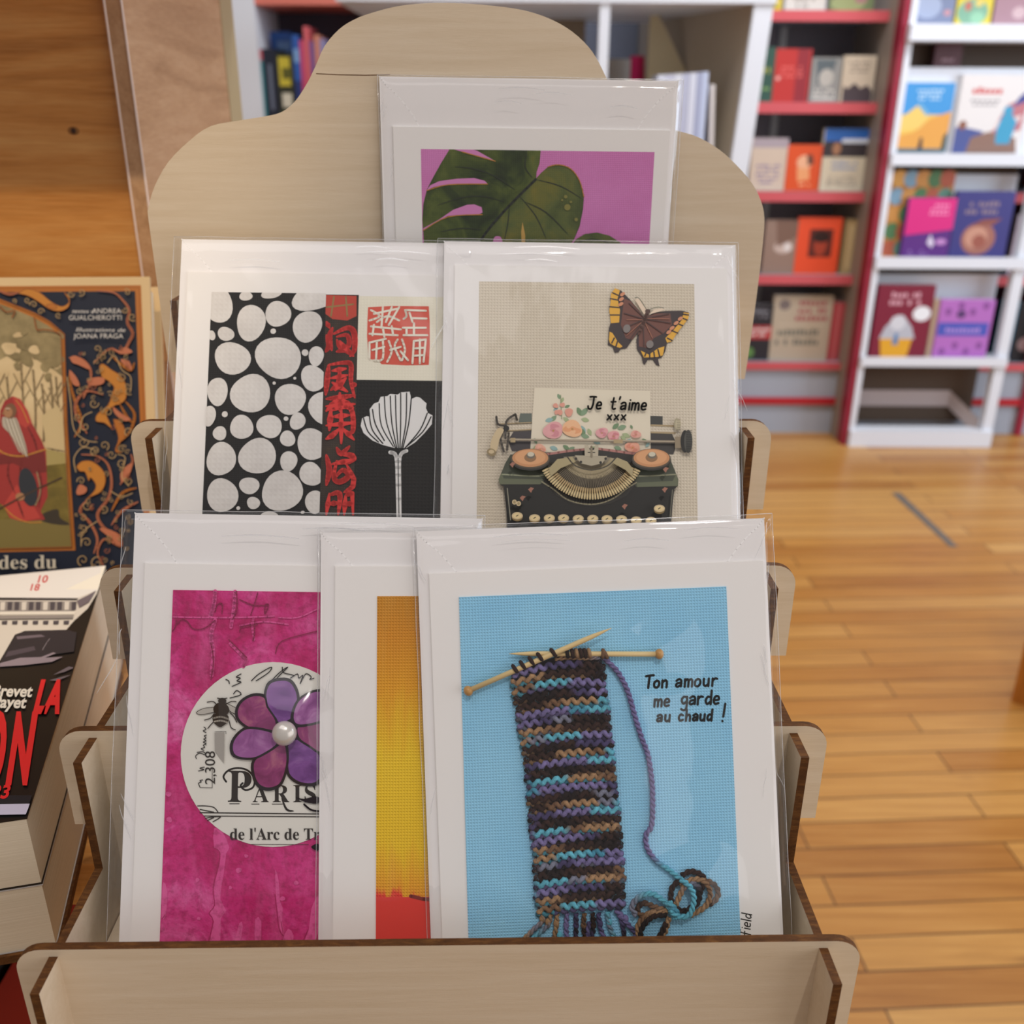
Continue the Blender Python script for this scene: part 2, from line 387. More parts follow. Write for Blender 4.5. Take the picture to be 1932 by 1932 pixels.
def arc(cx, cz, r, a0, a1, n=7): return [(cx + r * math.cos(a0 + (a1 - a0) * i / n), cz + r * math.sin(a0 + (a1 - a0) * i / n)) for i in range(n + 1)]
for k in range(4):
    z, r, zb = ZK[k], 0.009, (TZ if k == 0 else TZ + 0.004); e = 0.042 if k else z - TZ - 0.004
    P = [(-W / 2, z - e), (-HU, z - e), (-HU, zb), (HU, zb), (HU, z - e), (W / 2, z - e)] + arc(W / 2 - r, z - r, r, 0, PI / 2) + arc(-W / 2 + r, z - r, r, PI / 2, PI)
    sb('cross_board', lambda mb: mb.prism(P, YK[k], YK[k] + TH, PLY, EDGE, lambda u, v, w_: (u, w_, v)), 'cross board with rounded ears' if k else 'front cross board')
for s in (-1, 1):
    P = []; pr = 0.0145
    P.append((YK[0] - pr, TZ))
    for k in range(5):
        P.append((YK[k] - pr, ZK[k] - 0.003))
        P.append(((YK[k + 1] - pr) if k < 4 else YK[4] + TH + 0.004, ZK[k] - 0.003))
    P.append((YK[4] + TH + 0.004, TZ))
    sb('side_panel', lambda mb: mb.prism(P, s * 0.127 - TH / 2, s * 0.127 + TH / 2, PLY, EDGE, lambda u, v, w_: (w_, u, v)))
FZ = [H - 0.285, H - 0.25, H - 0.2145, H - 0.171]
for k in range(4):
    sb('tier_floor', lambda mb: mb.box(-0.125, 0.125, YK[k] + TH, YK[k + 1], FZ[k] - TH, FZ[k], PLY))
bf = Frame(S(0, YK[4], H), (math.cos(YAW), math.sin(YAW), 0), (0, 0, 1))
O_ = [(323, 702), (313, 655), (298, 545), (285, 450), (279, 405), (280, 391), (292, 351), (318, 305), (358, 265), (397, 238), (447, 228), (497, 220), (530, 212), (556, 192), (580, 156), (596, 123), (613, 86), (640, 55), (668, 37), (699, 25), (749, 12), (805, 6), (865, 6), (931, 11), (991, 20), (1041, 37), (1080, 60), (1110, 88), (1130, 118), (1148, 155), (1172, 195), (1205, 222), (1240, 238), (1279, 247), (1318, 259), (1358, 283), (1390, 312), (1419, 346), (1436, 380), (1442, 410), (1440, 450), (1430, 540), (1415, 650), (1405, 715)]
O_ = [bf.uv(*p) for p in O_]; O_ = [O_[0]] + cr(O_, 3, False)[1:]
P = [(u, v + H) for u, v in O_]; zb = P[-1][1]
P = [(-HU, P[0][1])] + P + [(HU, zb), (HU, TZ), (-HU, TZ)]
sb('back_panel', lambda mb: mb.prism(P[::-1], YK[4], YK[4] + TH, PLY, EDGE, lambda u, v, w_: (u, w_, v)), 'tall back panel with a scalloped cloud outline')
mb = MB(); mb.stroke([bf.uv(*p) for p in ((597, 139), (640, 141), (690, 142), (735, 141))], .00035, 0, EDGE)
mb.v = [(u, YK[4] - .00004 - 0.35, v + H - TZ) for u, v, z in mb.v]; mb.build('veneer_crack', stand)
# ---------------------------------------------------------------- greeting cards in clear sleeves
class Card:
    def __init__(s, label, anchor, lean, rot, tl, tr, floor, wid=None, left_ref=None):
        f = leaning(anchor, lean, YAW, rot); a = f.uv(*tl); b = f.uv(*tr) if tr else (a[0] + wid, a[1])
        u0, u1, v1 = a[0], (a[0] + wid if wid else b[0]), (a[1] + b[1]) / 2
        v0 = (floor + 0.0012 - f.P.z) / f.up.z
        f.shift((u0 + u1) / 2, v0); s.f = f; s.w = u1 - u0; s.h = v1 - v0
        s.o = thing('greeting_card', label, 'greeting card', f.matrix(), 'greeting cards in clear sleeves')
        w2 = s.w / 2; e = MB(); e.box(-w2, w2, 0, s.h, -0.0017, -0.0009, ENV)
        V = [(-w2, s.h), (-w2 + s.w * .02, s.h - s.w * .025), (-w2 + s.w * .06, s.h - s.w * .06), (-w2 + s.w * .11, s.h - s.w * .12), (-w2 + s.w * .16, s.h - s.w * .20), (-w2 + .3 * s.w, s.h - .36 * s.w)]
        e.stroke(cr(V, 4, False), 0.0005, -0.00088, SEAM); e.stroke(cr([(-u, v) for u, v in V], 4, False), 0.0005, -0.00088, SEAM)
        e.flat([(-w2 + 0.0002, s.h - 0.0002), (w2 - 0.0002, s.h - 0.0002)] + [(-u, v) for u, v in cr(V, 4, False)[1:]] + cr(V, 4, False)[::-1][:-1], -0.00089, ENV)
        e.build('envelope', s.o)
    def card(s, tl, tr=None, bl=None, right=None):
        a = s.f.uv(*tl); u1 = s.f.uv(*tr)[0] if tr else right if right else a[0] + s.w * 0.955
        m = MB(); m.box(a[0], u1, 0.002, a[1], -0.00088, -0.0005, PAPER); m.box(a[0] + .0003, u1, 0.002, a[1] - .0002, -0.00047, 0, PAPER); s.cu = (a[0], u1, a[1])
        m.build('folded_card', s.o)
    def sleeve(s, ml, mr, mt, seed, base=0.0009, bulge=None, amp=0.0006, nx=70, ny=110):
        x0, x1, y1 = -s.w / 2 - ml, s.w / 2 + mr, s.h + mt; V = []; F = []
        for j in range(ny + 1):
            for i in range(nx + 1):
                tx, ty = i / nx, j / ny
                tx = 0.5 - 0.5 * math.cos(PI * tx) if True else tx; ty = 0.5 - 0.5 * math.cos(PI * ty)
                u, v = x0 + (x1 - x0) * tx, y1 * ty
                ed = min(u - x0, x1 - u, y1 - v); q = min(1, ed / 0.004); q = q * q * (3 - 2 * q)
                z = base + amp * (0.5 + noise.noise(Vector((u * 26 + seed, v * 14, seed)))) + amp * 0.5 * abs(noise.noise(Vector((u * 60 + v * 45, v * 25 - seed, 3.1 * seed))))
                if bulge:
                    for (b0, b1, c0, c1, hh, so) in bulge:
                        dx = max(b0 - u, 0, u - b1); dy = max(c0 - v, 0, v - c1); g = max(0, 1 - math.hypot(dx, dy) / so); z = max(z, base + hh * g * g * (3 - 2 * g) + (z - base) * .5)
                rg = y1 - .0075 + .0016 * noise.noise(Vector((u * 30, seed, 1.0))); z += .0008 * math.exp(-((v - rg) / .0026) ** 2) * (.45 + .55 * abs(noise.noise(Vector((u * 22, seed * 2.0, 4.0)))) * 2) * q
                for e_ in (x0 + .0075, x1 - .0075): z += .0006 * math.exp(-((u - e_ - .0008 * noise.noise(Vector((v * 30, seed, 9.0)))) / .0022) ** 2) * abs(noise.noise(Vector((v * 26, seed * 3.0, 7.0)))) * 1.6 * q
                wr = (-0.0008 + 0.0006 * noise.noise(Vector((u * 40, v * 40, seed)))) if ed < 0.004 else 0
                V.append((u, v, -0.0008 * (1 - q) + z * q + (wr * (1 - q) if ed > 0 else 0)))
        n = nx + 1
        F += [(j * n + i, j * n + i + 1, (j + 1) * n + i + 1, (j + 1) * n + i) for j in range(ny) for i in range(nx)]
        m = MB(); m.add(V, F, FILM)
        m.add([(x0, 0, -.0009), (x1, 0, -.0009), (x1, y1, -.0009), (x0, y1, -.0009)], [(0, 1, 2, 3)], FILM) if False else None
        zb = -0.0022; k = 0.0006
        m.add([(x0, 0, -.0009), (x0 + .004, 0, zb), (x1 - .004, 0, zb), (x1, 0, -.0009), (x0, y1, -.0009), (x0 + .004, y1 - .003, zb), (x1 - .004, y1 - .003, zb), (x1, y1, -.0009)],
              [(4, 5, 1, 0), (5, 6, 2, 1), (6, 7, 3, 2), (4, 7, 6, 5)], FILM)
        rs = random.Random(int(seed * 100)); wv = lambda a: a * .0004 * (rs.random() - .5)
        for xx in (x0, x1): m.tube([(xx + wv(1), v / 9 * y1, -.0009 + wv(1)) for v in range(10)], 0.0001, RIM, 5)
        m.tube([(x0 + (x1 - x0) * v / 9, y1 + wv(1), -.0009) for v in range(10)], 0.0001, RIM, 5)
        zt_ = base + amp * 1.6 + (0.0002)
        for k in range(9):      # short whitish strokes, painted glints of creases near the side folds and corners
            sd = rs.choice((-1, 1)); xx = (x0 if sd < 0 else x1) - sd * rs.uniform(.001, .007); v = y1 * rs.uniform(.35, .99); L_ = rs.uniform(.004, .016); an = rs.uniform(-.5, .5)
            P = [(xx + L_ * q * math.sin(an) + wv(2), v - L_ * q * math.cos(an)) for q in (0, .3, .6, 1)]
            m.stroke(cr(P, 3, False), rs.uniform(.00015, .0005), zt_ if abs(xx) < s.w / 2 - .004 else .0008, RIM, True)
        for k in range(4):  # whitish streaks painted as glints along the top edge
            xx = rs.uniform(x0 + .02, x1 - .03); v = y1 - rs.uniform(.003, .012); L_ = rs.uniform(.01, .03)
            m.stroke(cr([(xx, v), (xx + L_ * .5, v + .0006), (xx + L_, v - .0004)], 4, False), rs.uniform(.0002, .0006), zt_, RIM, True)
        return m.build('clear_sleeve', s.o, smooth=True)
    def art(s, z, to=None): return Art(s.f, z, to=to)
    def rect(s, tl, br):
        a, b = s.f.uv(*tl), s.f.uv(*br); return (a[0], b[1], b[0], a[1])
# --- card: monstera leaf on pink (top tier)
c = Card('greeting card with dark green monstera leaf on pink, against the back panel', S(0, YK[3] + .0432, ZK[3]), 3.5, -0.45, (715, 144), (1281, 152), FZ[3])
c.card((740, 238), (1265, 240))
t = crop(600, 0, 0.33126); A = c.art(0.00002, t)
r_ = c.rect((794, 281), (1217, 600)); A.rect = (r_[0], max(r_[1], 0.01), r_[2], r_[3])
PINKM = canvas('pink_canvas_print', [(0.3, 'd284c0'), (0.5, 'cb78b4'), (0.75, 'c06aa6')], 14, 2400, 0.35)
LEAF = canvas('leaf_watercolour', [(0.28, '16210f'), (0.42, '2c3a17'), (0.55, '47541f'), (0.66, '59642a'), (0.78, '6e6423')], 55, 2400, 0.25, dist=0.8)
LEAF2 = canvas('leaf_watercolour_light', [(0.28, '36431f'), (0.5, '56602f'), (0.65, '6b6a2b'), (0.8, '7e6f26')], 60, 2400, 0.25, dist=0.6)
R0 = A.rect; A.mb.flat([(R0[0], R0[1]), (R0[2], R0[1]), (R0[2], R0[3]), (R0[0], R0[3])], A.nz(), PINKM)
A.poly([(752, 845), (700, 930), (650, 1020), (620, 1080), (600, 1160), (594, 1250), (600, 1330), (606, 1460), (700, 1600), (1000, 1620), (1250, 1560), (1400, 1450), (1460, 1360), (1490, 1290), (1510, 1190), (1515, 1110), (1500, 1050), (1465, 985), (1420, 950), (1370, 938), (1310, 950), (1270, 985), (1243, 1015), (1245, 980), (1262, 930), (1270, 845), (1268, 700), (1100, 700), (900, 700)], LEAF)
A.poly([(1240, 1020), (1310, 952), (1370, 938), (1430, 955), (1480, 1010), (1510, 1080), (1514, 1140), (1500, 1240), (1460, 1360), (1400, 1450), (1250, 1560), (1000, 1600), (940, 1350), (1090, 1190)], LEAF2)
A.poly([(600, 1310), (660, 1270), (740, 1230), (830, 1222), (910, 1225), (937, 1210), (932, 1180), (890, 1164), (850, 1166), (770, 1195), (690, 1250), (600, 1300)], 'd081bb')
A.poly([(618, 1085), (660, 1065), (740, 1050), (860, 1045), (965, 1046), (950, 1030), (890, 1014), (790, 1018), (690, 1032), (640, 1055)], 'd081bb')
A.poly([(770, 850), (880, 880), (1010, 918), (970, 895), (905, 858), (860, 846), (800, 843)], 'd081bb')
A.poly([(1000, 1360), (1015, 1345), (1040, 1350), (1050, 1380), (1030, 1400), (1000, 1390)], 'd081bb', 3); A.poly([(1165, 1265), (1180, 1340), (1180, 1400), (1160, 1400), (1157, 1320)], 'c39a4e')
A.line([(930, 1362), (1000, 1270), (1120, 1140), (1240, 1022)], 14, '141b10', 4)
for q in ([(1240, 1022), (1380, 1060), (1500, 1130)], [(1150, 1120), (1240, 1230), (1300, 1360)], [(1090, 1180), (1080, 1280), (1060, 1370)], [(1060, 1150), (950, 1120), (820, 1125), (680, 1170)], [(1120, 1080), (1000, 1000), (880, 960), (780, 950)], [(940, 1310), (820, 1300), (700, 1320)], [(1220, 1010), (1180, 950), (1190, 860)], [(1180, 1150), (1300, 1210), (1420, 1330)]):
    A.line(q, 6, '1c2612', 4, True)
for q in ([(620, 1085), (740, 1052), (965, 1048)], [(600, 1312), (740, 1235), (935, 1222)], [(1310, 950), (1370, 938), (1440, 962), (1490, 1030), (1514, 1120)], [(770, 850), (1010, 918)]): A.line(q, 5, 'b97f2c', 4)
for x, y, r in ((1420, 1180, 18), (1410, 1120, 10), (1470, 1250, 10), (1390, 1140, 6), (1440, 1150, 7)): A.ell(x, y, r, r, '7f7a35')
A.poly([(1440, 1400), (1470, 1362), (1520, 1332), (1590, 1324), (1660, 1342), (1720, 1380), (1740, 1400), (1740, 1500), (1440, 1500)], LEAF2); A.line([(1440, 1400), (1560, 1360), (1700, 1400)], 6, '2a3518', 3)
A.build('leaf_print', c.o); c.sleeve(0.0006, 0.0022, 0.0006, 3.3)
# --- card: black and white pebbles with red script
c = Card('greeting card with black and white pebble pattern, red script and white tulip', S(0, YK[3] - .003, ZK[3]), 29, -0.7, (342, 450), (828, 457), FZ[2], wid=0.129)
c.card((353, 512)); t = crop(320, 440, 0.27950)
A = c.art(0.00002, t); full = c.rect((400, 554), (826, 1200)); u_r = c.cu[1] - 0.0105; vb = 0.012
pan = lambda xl, xr, yt, yb: (c.f.uv(xl, 700)[0], vb if yb is None else c.f.uv(700, yb)[1], c.f.uv(xr, 700)[0] if xr else u_r, c.f.uv(700, yt)[1])
INK = canvas('black_ink', [(0.3, '0e0d0d'), (0.7, '1a1817')], 40, 2200, 0.3); RICE = canvas('rice_paper', [(0.3, 'd0cbc6'), (0.6, 'dedad5'), (0.8, 'c6c1bb')], 60, 900, 0.25)
def fill(A, r, m): A.rect = r; A.mb.flat([(r[0], r[1]), (r[2], r[1]), (r[2], r[3]), (r[0], r[3])], A.nz(), m)
fill(A, pan(393, 611, 555, None), INK)
BB = [(330, 480, 95, 128), (380, 680, 55, 48), (285, 690, 24, 34), (515, 425, 46, 30), (550, 605, 100, 120), (690, 405, 70, 36), (732, 545, 84, 90), (930, 630, 97, 108), (700, 662, 19, 18), (425, 845, 123, 108), (735, 840, 152, 143), (1010, 420, 190, 92), (990, 830, 52, 66), (915, 807, 23, 22), (970, 980, 80, 92), (325, 1070, 66, 100), (548, 1083, 133, 132), (815, 1120, 110, 100), (1040, 1180, 103, 108), (707, 1013, 11, 11), (846, 980, 10, 10), (374, 1223, 20, 20), (488, 1310, 82, 78), (675, 1305, 84, 80), (787, 1253, 16, 15), (865, 1270, 51, 60), (340, 1352, 48, 46), (798, 1388, 53, 52), (965, 1425, 102, 108), (595, 1506, 125, 122), (350, 1525, 100, 112), (805, 1540, 60, 66), (955, 1627, 76, 82), (358, 1770, 102, 118), (540, 1705, 67, 58), (762, 1742, 145, 130), (568, 1822, 46, 40), (980, 1815, 62, 80), (466, 1857, 13, 13), (270, 1235, 44, 70), (680, 1925, 70, 45), (900, 1885, 14, 10), (845, 2050, 110, 100), (440, 2060, 120, 90), (650, 2120, 70, 80)]
for i, (x, y, rx, ry) in enumerate(BB): A.ell(x, y, rx, ry, RICE, rot=0.3 * math.sin(i * 2.1), wob=0.07 if rx > 30 else 0.02, seed=i * 1.37)
A.build('pebble_panel', c.o)
A = c.art(0.00012, t); fill(A, pan(611, 673.5, 557, None), canvas('dark_washi', [(0.3, '2a211c'), (0.6, '3a2f27'), (0.8, '4a3a28')], 90, 2000, 0.3)); RED = mat('d6342f', 0.6, 0.3)
A.poly([(1044, 418), (1262, 424), (1262, 560), (1200, 590), (1100, 580), (1046, 540)], mat('b9402f', .6, .3)); 
for q in ([(1050, 440), (1250, 430)], [(1060, 500), (1240, 480)], [(1050, 545), (1245, 545)], [(1110, 430), (1090, 560)], [(1190, 430), (1200, 560)]): A.line(q, 12, '8f7038')
SCRIPT = [[(1100, 640), (1080, 700), (1095, 790)], [(1060, 690), (1075, 760), (1055, 800)], [(1110, 680), (1200, 640), (1245, 670), (1250, 780), (1220, 830)], [(1130, 700), (1200, 690), (1210, 760), (1150, 770), (1130, 720)], [(1130, 800), (1190, 790), (1240, 830)], [(1150, 730), (1200, 800)], [(1060, 600), (1080, 640)],
 [(1075, 890), (1065, 990), (1055, 1090)], [(1075, 890), (1180, 875), (1225, 890), (1225, 1000), (1250, 1110)], [(1100, 930), (1190, 915)], [(1090, 980), (1200, 960)], [(1150, 920), (1140, 1010), (1090, 1060)], [(1100, 1010), (1200, 1070)], [(1190, 980), (1120, 1060)], [(1240, 1020), (1255, 1030)],
 [(1060, 1120), (1150, 1110), (1250, 1095)], [(1150, 1080), (1150, 1200)], [(1140, 1120), (1060, 1200)], [(1160, 1120), (1240, 1180)], [(1060, 1170), (1250, 1155)],
 [(1090, 1190), (1080, 1330)], [(1085, 1200), (1220, 1180), (1240, 1330), (1200, 1350)], [(1110, 1240), (1210, 1230)], [(1160, 1190), (1160, 1420)], [(1060, 1300), (1250, 1280)], [(1150, 1320), (1070, 1390)], [(1170, 1320), (1245, 1395)], [(1060, 1390), (1130, 1350)],
 [(1130, 1450), (1160, 1490), (1215, 1440)], [(1150, 1490), (1250, 1510), (1190, 1560)], [(1060, 1500), (1080, 1600), (1060, 1700)], [(1100, 1560), (1240, 1530)], [(1130, 1540), (1110, 1650), (1150, 1680), (1210, 1640), (1170, 1600), (1110, 1660)], [(1200, 1570), (1250, 1690), (1180, 1750)],
 [(1080, 1760), (1060, 1900)], [(1080, 1770), (1150, 1760), (1140, 1900)], [(1080, 1830), (1140, 1820)], [(1190, 1770), (1180, 1900)], [(1190, 1770), (1245, 1765), (1240, 1900)], [(1190, 1830), (1240, 1825)]]
for q in SCRIPT: A.line(q, 34 + 10 * R.random(), RED, 4 if len(q) > 2 else 2, True)
A.build('red_script_strip', c.o)
A = c.art(0.00012, t); fill(A, pan(673.5, None, 559, 717), canvas('cream_washi', [(0.3, 'e2ddc9'), (0.7, 'ebe6d4')], 30, 1500, 0.2))
A.poly([(1340, 500), (1500, 492), (1750, 494), (1756, 600), (1757, 760), (1750, 890), (1600, 893), (1430, 885), (1410, 860), (1345, 850), (1333, 700), (1336, 580)], 'cf4a33')
CR_ = mat('e8e3d2', .7, .2)
for q in ([(1360, 520), (1420, 560), (1350, 590)], [(1440, 500), (1430, 640)], [(1380, 545), (1540, 510)], [(1400, 600), (1470, 560), (1550, 590)], [(1500, 500), (1460, 600)], [(1550, 500), (1480, 620)], [(1360, 630), (1560, 650)], [(1350, 680), (1540, 690)], [(1380, 620), (1370, 690)], [(1440, 640), (1450, 700)], [(1500, 630), (1510, 690)],
          [(1590, 520), (1600, 560), (1580, 580)], [(1600, 520), (1730, 525)], [(1640, 575), (1735, 578)], [(1620, 540), (1640, 600)], [(1575, 640), (1730, 640)], [(1580, 690), (1740, 690)], [(1600, 640), (1600, 690)], [(1650, 610), (1650, 690)],
          [(1350, 740), (1460, 715)], [(1350, 740), (1350, 850)], [(1400, 730), (1395, 850)], [(1370, 790), (1450, 770)], [(1440, 720), (1440, 850), (1380, 860)], [(1480, 730), (1500, 800), (1470, 870)], [(1540, 720), (1520, 770), (1560, 860)], [(1490, 790), (1560, 770)], [(1570, 720), (1590, 790), (1570, 860)], [(1560, 800), (1610, 860)],
          [(1650, 730), (1640, 880)], [(1650, 730), (1730, 720)], [(1660, 780), (1720, 775)], [(1690, 720), (1690, 880)], [(1730, 720), (1715, 870)], [(1650, 830), (1720, 825)]): A.line(q, 14, CR_, 3 if len(q) > 2 else 0)
A.build('red_seal_panel', c.o)
A = c.art(0.00012, t); fill(A, pan(673.5, None, 717, None), canvas('black_laid_card', [(0.3, '121110'), (0.7, '1d1b18')], 30, 1300, 0.5)); WH = mat('e3e2e0', .7, .2)
A.poly([(1520, 1450), (1440, 1430), (1370, 1400), (1310, 1350), (1290, 1300), (1300, 1250), (1330, 1235), (1355, 1240), (1350, 1190), (1380, 1150), (1410, 1140), (1425, 1105), (1470, 1100), (1490, 1085), (1540, 1090), (1560, 1075), (1620, 1070), (1632, 1120), (1665, 1105), (1690, 1110), (1735, 1150), (1730, 1180), (1745, 1215), (1775, 1230), (1770, 1290), (1720, 1350), (1660, 1410), (1600, 1450)], WH)
for q in ([(1415, 1150), (1430, 1300), (1510, 1440)], [(1450, 1105), (1465, 1280), (1525, 1450)], [(1490, 1100), (1500, 1280), (1535, 1455)], [(1525, 1095), (1530, 1280), (1545, 1455)], [(1560, 1080), (1560, 1280), (1555, 1455)], [(1600, 1080), (1595, 1280), (1565, 1455)], [(1632, 1110), (1615, 1280), (1575, 1450)], [(1740, 1215), (1690, 1330), (1590, 1450)], [(1765, 1240), (1710, 1340), (1600, 1440)], [(1350, 1240), (1370, 1330), (1440, 1420)], [(1310, 1250), (1340, 1340), (1410, 1410)], [(1370, 1190), (1390, 1290), (1450, 1400)]): A.line(q, 8, BLACK, 4)
A.poly([(1470, 1440), (1550, 1475), (1640, 1430), (1590, 1470), (1560, 1500), (1530, 1500), (1500, 1475)], BLACK)
A.line([(1490, 1480), (1530, 1510), (1540, 1700), (1548, 2100)], 26, WH, 4); A.line([(1600, 1470), (1555, 1510), (1552, 1700), (1556, 2100)], 24, WH, 4); A.line([(1543, 1520), (1545, 1700), (1553, 2100)], 6, BLACK, 4)
A.build('tulip_panel', c.o); c.sleeve(0.0035, 0.002, 0.0012, 7.9, amp=0.001)
# --- card: typewriter and butterfly
c = Card('greeting card with a black typewriter, roses and a butterfly on beige canvas', S(0, YK[3] - .0062, ZK[3]), 29, -0.6, (838, 453), (1388, 462), FZ[2])
c.card((857, 499), (1372, 500)); t = crop(820, 440, 0.31056); A = c.art(0.00002, t)
r_ = c.rect((904, 531), (1318, 1100)); r_ = (r_[0], .012, r_[2], r_[3])
CANV = canvas('beige_canvas', [(0.3, 'cfc3ae'), (0.6, 'd8cdb9'), (0.8, 'c8bca6')], 10, 1500, 0.8); fill(A, r_, CANV); A.build('canvas_panel', c.o)
A = c.art(0.00012, t); A.rect = r_
DK, DK2, GR, GR2, BR, CU, CR1, CR2 = '1f1e1b', '2d2b27', '454a3c', '616650', '8a7a62', 'c08a5f', 'c9b58f', 'a8946f'
A.poly([(480, 1205), (590, 1200), (600, 1330), (470, 1325), (445, 1260)], '3a3436'); A.poly([(1310, 1210), (1440, 1215), (1470, 1280), (1450, 1345), (1310, 1335)], '37332f')
A.poly([(520, 1095), (590, 1095), (590, 1150), (510, 1150)], '5c655c'); A.poly([(1310, 1110), (1385, 1112), (1385, 1165), (1310, 1165)], '33342f')
for y in (1152, 1195): A.line([(380, y + 10), (590, y)], 11, CR2); A.line([(1310, y + 15), (1460, y + 20)], 11, CR2); A.line([(380, y + 13), (590, y + 3)], 3, DK2)
A.poly([(606, 940), (1308, 958), (1312, 1335), (580, 1330)], mat('e3d9c3', .7, .2))
LF = ['7f9a78', 'a3b184', '8fb0ac', '6d8a63']
def rose(x, y, r, c1, c2):
    A.ell(x, y, r, r * .8, c1, wob=.12, seed=x); 
    for k in range(5):
        a = k * 1.256 + x; A.ell(x + r * .45 * math.cos(a), y + r * .35 * math.sin(a), r * .42, r * .32, c2 if k % 2 else c1, wob=.15, seed=k)
    A.ell(x, y, r * .3, r * .22, c2, wob=.2, seed=y); A.ell(x, y + 2, r * .12, r * .1, 'b98a4a')
def leaf(x, y, l, a, c_):
    dx, dy = math.cos(a) * l, math.sin(a) * l; A.poly([(x, y), (x + dx * .5 - dy * .28, y + dy * .5 + dx * .28), (x + dx, y + dy), (x + dx * .5 + dy * .28, y + dy * .5 - dx * .28)], c_, 3)
for i, (x, y, l, a) in enumerate([(760, 1010, 36, -1.9), (770, 1030, 34, -1.2), (750, 1060, 34, 2.6), (790, 1060, 34, -.4), (740, 1110, 50, 2.4), (780, 1120, 46, .6), (720, 1130, 50, 2.9), (890, 1110, 56, -2), (890, 1110, 60, -.9), (890, 1130, 50, .2), (890, 1170, 60, 1.2), (900, 1190, 50, 1.5), (890, 1230, 50, .2), (640, 1290, 50, 2.6), (700, 1300, 50, .3), (780, 1290, 46, .6), (850, 1300, 46, 2.6), (950, 1230, 46, -2), (960, 1260, 50, .4), (1080, 1190, 50, -.7), (1110, 1190, 56, -.3), (1140, 1220, 50, .4), (1190, 1250, 46, 2.3), (1260, 1250, 40, .7), (1090, 1300, 46, .3), (980, 1300, 46, 2.7), (1280, 1300, 36, -.8), (1200, 1190, 26, -2), (620, 1280, 36, -2), (1160, 1260, 40, -2.4)]): leaf(x, y, l, a, LF[i % 4])
A.line([(765, 985), (768, 1060), (772, 1130)], 4, '7d8d5f', 3)
for x, y, r in ((735, 1050, 16), (760, 1090, 18), (775, 1045, 15), (815, 1090, 26), (740, 1090, 14)): A.ell(x, y, r, r * .9, 'dd9a86', wob=.15, seed=x)
rose(720, 1200, 62, 'dfa3a3', 'cf8890'); rose(835, 1190, 62, 'ecb98c', 'e3a070'); rose(1015, 1215, 38, 'e0a2a4', 'cd858d'); rose(1085, 1235, 38, 'dfa0a0', 'cc8085'); rose(1220, 1225, 30, 'e2a898', 'd48c80'); rose(1200, 1305, 46, 'e5a58a', 'd98a70'); rose(640, 1315, 36, 'e0a890', 'd49078')
BK = mat('1a1918', .7, .2)
A.hand("Je t'aime", 925, 1073, 74, 12, BK, 0.02, .62); A.hand('xxx', 1043, 1142, 66, 11, BK, 0, .64)
A.line([(400, 1258), (1480, 1272)], 15, 'a99c86'); A.line([(400, 1262), (1480, 1276)], 4, '55493d'); A.poly([(460, 1248), (490, 1248), (490, 1275), (460, 1275)], CR2); A.poly([(1085, 1256), (1140, 1258), (1140, 1280), (1085, 1280)], CR2)
for q in ([(375, 1120), (385, 1165), (430, 1175)], [(430, 1250), (435, 1150), (490, 1105)], [(420, 1330), (400, 1240), (440, 1190)], [(490, 1105), (500, 1140)], [(440, 1320), (450, 1220)]): A.line(q, 14, '4b443a', 4)
A.poly([(385, 1190), (420, 1200), (395, 1255), (375, 1330), (340, 1320), (345, 1260)], CR1, 3); A.ell(345, 1335, 28, 22, '8e7c56', .4); A.ell(345, 1332, 17, 12, CR1); A.ell(435, 1190, 18, 18, DK)
A.poly([(1455, 1240), (1500, 1240), (1500, 1310), (1455, 1310)], '8a7c66'); A.ell(1465, 1165, 16, 36, 'a39a80'); A.ell(1475, 1165, 16, 36, 'bdb396')
for k in range(7): A.line([(1466, 1136 + k * 10), (1488, 1136 + k * 10)], 3, '6d6552')
A.ell(1515, 1270, 26, 68, DK); A.ell(1535, 1270, 25, 70, '4a4a45')
for k in range(13): A.line([(1524, 1208 + k * 10.4), (1556, 1206 + k * 10.6)], 4, '22211f')
A.poly([(640, 1345), (900, 1312), (990, 1308), (1240, 1340), (1260, 1400), (600, 1400)], DK2); A.line([(660, 1352), (800, 1330), (910, 1318)], 14, 'a8746c', 3); A.line([(985, 1314), (1100, 1330), (1230, 1348)], 14, 'a8746c', 3)
BODY = [(460, 1350), (430, 1400), (405, 1460), (388, 1500), (395, 1530), (420, 1545), (435, 1680), (440, 1750), (440, 2100), (1440, 2100), (1432, 1750), (1440, 1650), (1450, 1560), (1472, 1540), (1475, 1500), (1455, 1450), (1430, 1390), (1400, 1350), (1240, 1345), (1200, 1430), (690, 1430), (640, 1345)]
A.poly(BODY, DK); A.poly([(460, 1350), (430, 1400), (405, 1460), (388, 1500), (395, 1530), (640, 1530), (690, 1490), (700, 1440), (640, 1345)], GR); A.poly([(1400, 1350), (1430, 1390), (1455, 1450), (1475, 1500), (1472, 1540), (1220, 1545), (1180, 1490), (1190, 1430), (1240, 1345)], GR)
A.poly([(405, 1460), (388, 1500), (395, 1530), (640, 1530), (655, 1500), (420, 1495)], GR2); A.poly([(1460, 1470), (1475, 1500), (1472, 1540), (1225, 1547), (1222, 1520), (1440, 1510)], GR2); A.line([(410, 1470), (640, 1480), (690, 1450)], 8, '93977c', 3); A.line([(1460, 1470), (1230, 1480), (1190, 1450)], 8, '8a8a70', 3)
